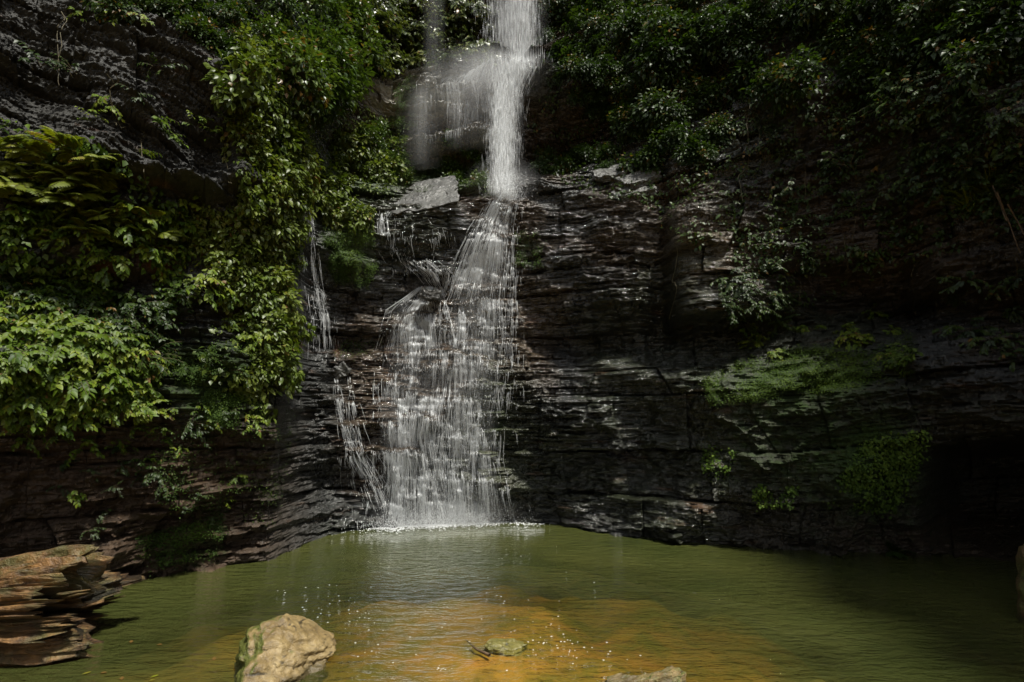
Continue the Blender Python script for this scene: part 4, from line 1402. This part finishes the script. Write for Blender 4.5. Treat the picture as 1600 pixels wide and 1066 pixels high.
A1 = Acc(); drops(A1, gen_up, 8000, 31, (.15, .9), (.0009, .0021))
part('upper_plume', A1, M_STRAND)
for k in range(3):
    fix(veil('upper_veil', 30, ztop_u, zL - .15, lambda U, Z: th_u0 + (th_u1 - th_u0) * U, lambda t, z: 15.0 + .12 * k + 0 * t,
             lambda U, V_: (.3 + .7 * U) * np.sin(np.pi * np.clip(U, .01, .99)) ** 1.5 * .5, M_VEILFINE, fall, 40))

zM = Pf[hit(788, 296)][2] + .05


_lt = np.linspace(-.4, .2, 400)
_lr = np.min([surf_R(_lt, 0 * _lt + zz_) for zz_ in np.linspace(zL - 2.0, zL, 70)], 0)
_lr = np.min([np.roll(_lr, k_) for k_ in range(-6, 7)], 0)
_lr = np.convolve(np.pad(_lr, 15, mode='edge'), np.hanning(33)[1:-1] / np.hanning(33).sum(), 'valid')


def lipR(th):
    return np.interp(th, _lt, _lr) - .07 + .012 * vnoise(np.asarray(th) * 30, 3.0)



def gen_mid(r, n):
    z = zL + .1 - (zL - zM + .45) * r.random(n) ** 1.25; t = (zL - z) / (zL - zM)
    c = np.interp(t, [0, .12, .4, 1], [px_th(812), px_th(794), px_th(785), px_th(784)])
    th = c + r.normal(0, 1, n) * np.interp(t, [0, .2, 1], [.02, .0135, .0125])
    rad = lipR(th) - .06 - .75 * t ** 2 + r.normal(0, .07, n)
    return np.stack([rad * np.sin(th), rad * np.cos(th), z], -1)


A2 = Acc(); drops(A2, gen_mid, 5200, 32, (.1, .55), (.0009, .0021))
part('middle_plunge', A2, M_STRAND)
for k in range(3):
    fix(veil('middle_veil', 30, zL + .05, zM - .4,
             lambda U, Z: np.interp((zL - Z) / (zL - zM), [0, .12, .4, 1], [px_th(808), px_th(795), px_th(787), px_th(786)]) + (U - .5) * np.interp((zL - Z) / (zL - zM), [0, .3, 1], [.07, .055, .055]),
             lambda t, z: lipR(t) - .08 - .75 * ((zL - z) / (zL - zM)) ** 2 + .06 * k, lambda U, V_: np.sin(np.pi * U) ** 1.7 * (1 - .7 * V_) * .5, M_VEILFINE, fall, 60))
# fan over the left of the upper rock and the thin left veils
def side(name, x0, x1, za, zb, off, dens, mat, nz=60):
    fix(veil(name, 40, za, zb, lambda U, Z: px_th(x0) + (px_th(x1) - px_th(x0)) * U + 0 * Z, lambda t, z: lipR(t) - off, dens, mat, fall, nz))


def fan_top(V_): return np.minimum(1, V_ * 5)


side('spray_fan', 650, 822, zL + .45, zL - 2.4, .08, lambda U, V_: (.3 + .7 * U) * np.sin(np.pi * np.clip(U, 0, 1)) ** .8 * (1 - V_) ** .9 * fan_top(V_) * .95, M_VEILFINE)
side('spray_fan', 700, 815, zL + .3, zL - 1.5, .2, lambda U, V_: (.2 + .8 * U) * np.sin(np.pi * np.clip(U, 0, 1)) ** .8 * (1 - V_) * fan_top(V_) * .8, M_VEILFINE)
side('side_veil', 624, 668, zL - .4, zM + .9, .1, lambda U, V_: np.sin(np.pi * U) ** 1.6 * (1 - .85 * V_) * fan_top(V_) * .62, M_VEILFINE)
side('side_veil', 616, 690, zL - .3, zM + .7, .25, lambda U, V_: np.sin(np.pi * U) ** 1.6 * (1 - .8 * V_) * fan_top(V_) * .28, M_VEILFINE)
side('side_veil', 692, 724, zL - .7, zM + 1.2, .1, lambda U, V_: np.sin(np.pi * U) ** 1.4 * (1 - .9 * V_) * fan_top(V_) * .4, M_VEILFINE)
fix(veil('high_veil', 30, 16.8, zL - .2, lambda U, Z: px_th(648) + (px_th(690) - px_th(648)) * U + 0 * Z, lambda t, z: lipR(t) + .1,
         lambda U, V_: np.sin(np.pi * U) ** 1.5 * .22, M_VEILFINE, fall, 60))
part('upper_lip_strands', cascade([(815, 100), (800, 115), (795, 150), (790, 200)], [60, 70, 60, 50], 600, 12, (.002, .0045), zbot=zL - 2.2, thr=-.2, ln=(.06, .5), cling=.02), M_STRAND)
part('upper_lip_strands', cascade([(740, 104), (735, 130), (735, 165), (735, 200)], [130, 150, 150, 150], 1300, 13, (.0012, .003), zbot=zL - 1.9, thr=.0, ln=(.06, .5), cling=.02), M_STRAND)
fix(veil('base_mist', 50, .55, 0.02, lambda U, Z: px_th(585) + (px_th(800) - px_th(585)) * U + 0 * Z, lambda t, z: surf_R(t, 0 * t + .2) - .15,
         lambda U, V_: np.sin(np.pi * U) ** 1.2 * V_ ** 1.2 * .5, M_MIST, fall, 30))

# drifting spray hanging about the steps of the fall
def mat_mistvol(peak):
    T = NT('drifting spray')
    oc = T.n('ShaderNodeTexCoord').outputs['Object']
    ln = T.n('ShaderNodeVectorMath', operation='LENGTH'); T.set(ln.inputs[0], oc)
    fall_ = T.maprange(ln.outputs['Value'], 0.15, 1.0, 1.0, 0.0)
    d = T.math('MULTIPLY', T.math('MULTIPLY', fall_, fall_), T.maprange(T.noise(oc, 1.8, 3, .6), .3, .7, .4 * peak, 1.5 * peak))
    v = T.n('ShaderNodeVolumePrincipled', i_Density=d)
    v.inputs['Color'].default_value = (.95, .96, .97, 1); v.inputs['Anisotropy'].default_value = 0.2
    o = T.t.nodes.new('ShaderNodeOutputMaterial'); T.t.links.new(v.outputs[0], o.inputs['Volume'])
    return T.m


def mist(px, py, Y, dims, peak, label):
    import bmesh
    bm = bmesh.new(); bmesh.ops.create_icosphere(bm, subdivisions=3, radius=1)
    me = bpy.data.meshes.new('mist'); bm.to_mesh(me); bm.free()
    o = link('mist', me, mat_mistvol(peak), loc=unproject(px, py, Y))
    o.scale = dims
    tag(o, label, 'mist', kind='stuff')


mist(770, 112, 13.6, (1.9, .8, .9), .5, 'white spray hanging where the upper fall strikes the ledge')
mist(650, 185, 13.4, (.75, .6, 1.9), .06, 'thin spray drifting left of the upper ledge')
mist(725, 150, 13.4, (1.2, .5, 1.1), .13, 'thin spray over the face of the upper ledge')
mist(808, 30, 15.2, (1.1, .6, 2.2), .3, 'fine spray round the topmost plume')
mist(788, 210, 13.2, (.6, .5, 2.2), .32, 'fine spray round the middle plunge')
mist(788, 290, 12.9, (1.1, .7, .8), .8, 'spray where the plunge lands on the brink')
mist(680, 600, 12.0, (2.0, .5, 2.8), .05, 'faint spray in front of the cascade')
mist(690, 805, 11.9, (2.1, .7, .7), .3, 'low spray over the foot of the cascade')

# thin trickle at the left
tr = empty('trickle', (0, 0, 0))
tag(tr, 'thin trickle splashing down the dark corner left of the main cascade', 'trickle')
def thread(*a, **k): return link('strands', cascade(*a, **k).build('strands'), M_STRAND, tr)


thread([(480, 318), (487, 370), (495, 440), (500, 500), (505, 560)], [14, 24, 28, 36, 40], 330, 6, (.0018, .004), zbot=3.4, thr=.15, ln=(.05, .35))
thread([(524, 590), (528, 640), (545, 680), (562, 720), (572, 745)], [8, 14, 22, 30, 34], 230, 7, (.002, .0045), zbot=1.0, thr=-.3, ln=(.05, .3))
thread([(545, 590), (552, 660), (560, 720), (590, 800)], [14, 30, 60, 110], 300, 8, (.0018, .0036), zbot=0, thr=.3, ln=(.05, .3))
thread([(596, 330), (598, 350), (600, 372)], [10, 14, 16], 90, 9, (.002, .004), zbot=6.2)

def gen_splash(r, n):
    x = np.where(r.random(n) < .55, r.normal(650, 30, n), r.normal(735, 28, n))
    th = np.arctan((x - 800) / F); z = np.abs(r.normal(0, .16, n)) + .01
    rad = surf_R(th, 0 * th + .1) - .06 - np.abs(r.normal(0, .18, n))
    return np.stack([rad * np.sin(th), rad * np.cos(th), z], -1)


def gen_brink(r, n):
    th = px_th(792) + r.normal(0, .017, n); z = zM - .15 + np.abs(r.normal(0, .2, n)) - .25 * r.random(n)
    rad = lipR(th) - .75 + r.normal(0, .25, n)
    rad = np.minimum(rad, surf_R(th, z) - .03)
    return np.stack([rad * np.sin(th), rad * np.cos(th), z], -1)


A4 = Acc(); drops(A4, gen_brink, 2200, 36, (.01, .06), (.0015, .004))
part('splash', A4, M_STRAND)
A3 = Acc(); drops(A3, gen_splash, 5000, 35, (.01, .05), (.002, .005))
part('splash', A3, M_STRAND)

# foam line, and white flecks modelled in place of sun glints on the pool
def foam_line():
    A = Acc(); r = np.random.default_rng(51)
    n = 2600
    x = np.where(r.random(n) < .8, r.normal(685, 50, n), r.uniform(590, 850, n))
    th = np.arctan((x - 800) / F)
    rad = surf_R(th, 0 * th + .03) - np.abs(r.normal(0, .3, n)) * r.random(n) - .02
    P_ = np.stack([rad * np.sin(th), rad * np.cos(th), 0.004 + 0 * th], -1)
    foam_glint_flecks(A, P_, r.uniform(.006, .02, n), .4)
    return A


def foam_glint_flecks(A, P_, w, h):  # flat domes shared by the foam line and the sun-glint flecks
    n = len(P_)
    an = np.arange(6) / 6 * 2 * math.pi
    ring = P_[:, None] + np.stack([np.cos(an), np.sin(an), 0 * an], -1)[None] * w[:, None, None]
    ring2 = P_[:, None] + np.stack([np.cos(an) * .6, np.sin(an) * .6, 0 * an + .75 * h], -1)[None] * w[:, None, None]
    top = P_ + np.array([0, 0, 1]) * (w * h)[:, None]
    V = np.concatenate([ring, ring2, top[:, None]], 1)
    q = np.array([[i, (i + 1) % 6, 6 + (i + 1) % 6, 6 + i] for i in range(6)])
    t = np.array([[6 + i, 6 + (i + 1) % 6, 12] for i in range(6)])
    base = (np.arange(n) * 13)[:, None, None]
    A.add(V.reshape(-1, 3), [(q[None] + base).reshape(-1, 4), (t[None] + base).reshape(-1, 3)])


tag(link('foam', foam_line().build('foam'), M_STRAND), 'white foam where the cascade meets the pool', 'foam', kind='stuff')
r = np.random.default_rng(77)
bp = []  # flecks set where sun glints sparkle on the ripples
for cx, cy, sx, sy, n in ((500, 940, 30, 14, 22), (560, 960, 40, 18, 18), (670, 945, 18, 14, 16), (850, 1000, 40, 14, 20), (830, 945, 30, 18, 10), (920, 1020, 40, 10, 12),
                          (690, 1046, 12, 2, 9), (560, 1020, 60, 18, 12), (800, 870, 60, 20, 16), (660, 900, 90, 30, 24), (890, 1012, 20, 6, 8), (750, 1000, 120, 30, 14)):
    for k in range(n):
        x, y = r.normal(cx, sx), r.normal(cy, sy)
        if y > 825: bp.append(on_water(x, y, .003))
A = Acc(); foam_glint_flecks(A, np.array(bp), r.uniform(.005, .012, len(bp)), .12)
tag(link('foam_glint_flecks', A.build('foam_glint_flecks'), M_STRAND), 'scattered white flecks modelled in place of sun glints on the pool', 'foam_glint_flecks', kind='stuff')

# ------------------------------------------------------------------ light
SUN_EL, SUN_AZ = math.radians(63), math.radians(143)      # azimuth clockwise from +Y
sun_dir = Vector((math.sin(SUN_AZ) * math.cos(SUN_EL), math.cos(SUN_AZ) * math.cos(SUN_EL), math.sin(SUN_EL)))
ld = bpy.data.lights.new('sun', 'SUN')
ld.energy = 3.6
ld.angle = math.radians(5)
ld.color = (1.0, 0.96, 0.87)
lo = bpy.data.objects.new('sun', ld); COL.objects.link(lo)
lo.rotation_euler = sun_dir.to_track_quat('Z', 'Y').to_euler()
lo.location = (0, 0, 40)
W = bpy.data.worlds.new('World'); S.world = W; W.use_nodes = True
wt = W.node_tree
sky = wt.nodes.new('ShaderNodeTexSky'); sky.sky_type = 'NISHITA'; sky.sun_disc = False
sky.sun_elevation = SUN_EL; sky.sun_rotation = SUN_AZ
hs = wt.nodes.new('ShaderNodeHueSaturation')          # high thin cloud: the blue is washed out
hs.inputs['Saturation'].default_value = 0.25
wt.links.new(sky.outputs[0], hs.inputs['Color'])
wt.links.new(hs.outputs[0], wt.nodes['Background'].inputs[0])
wt.nodes['Background'].inputs[1].default_value = 0.095

S.view_settings.view_transform = 'Standard'
S.view_settings.look = 'None'
S.view_settings.exposure = 1.0
S.view_settings.gamma = 1.0
S.render.engine = 'CYCLES'
S.cycles.use_denoising = True
S.cycles.max_bounces = 8
S.cycles.volume_bounces = 1
S.cycles.transparent_max_bounces = 40
S.cycles.caustics_reflective = False
S.cycles.caustics_refractive = False
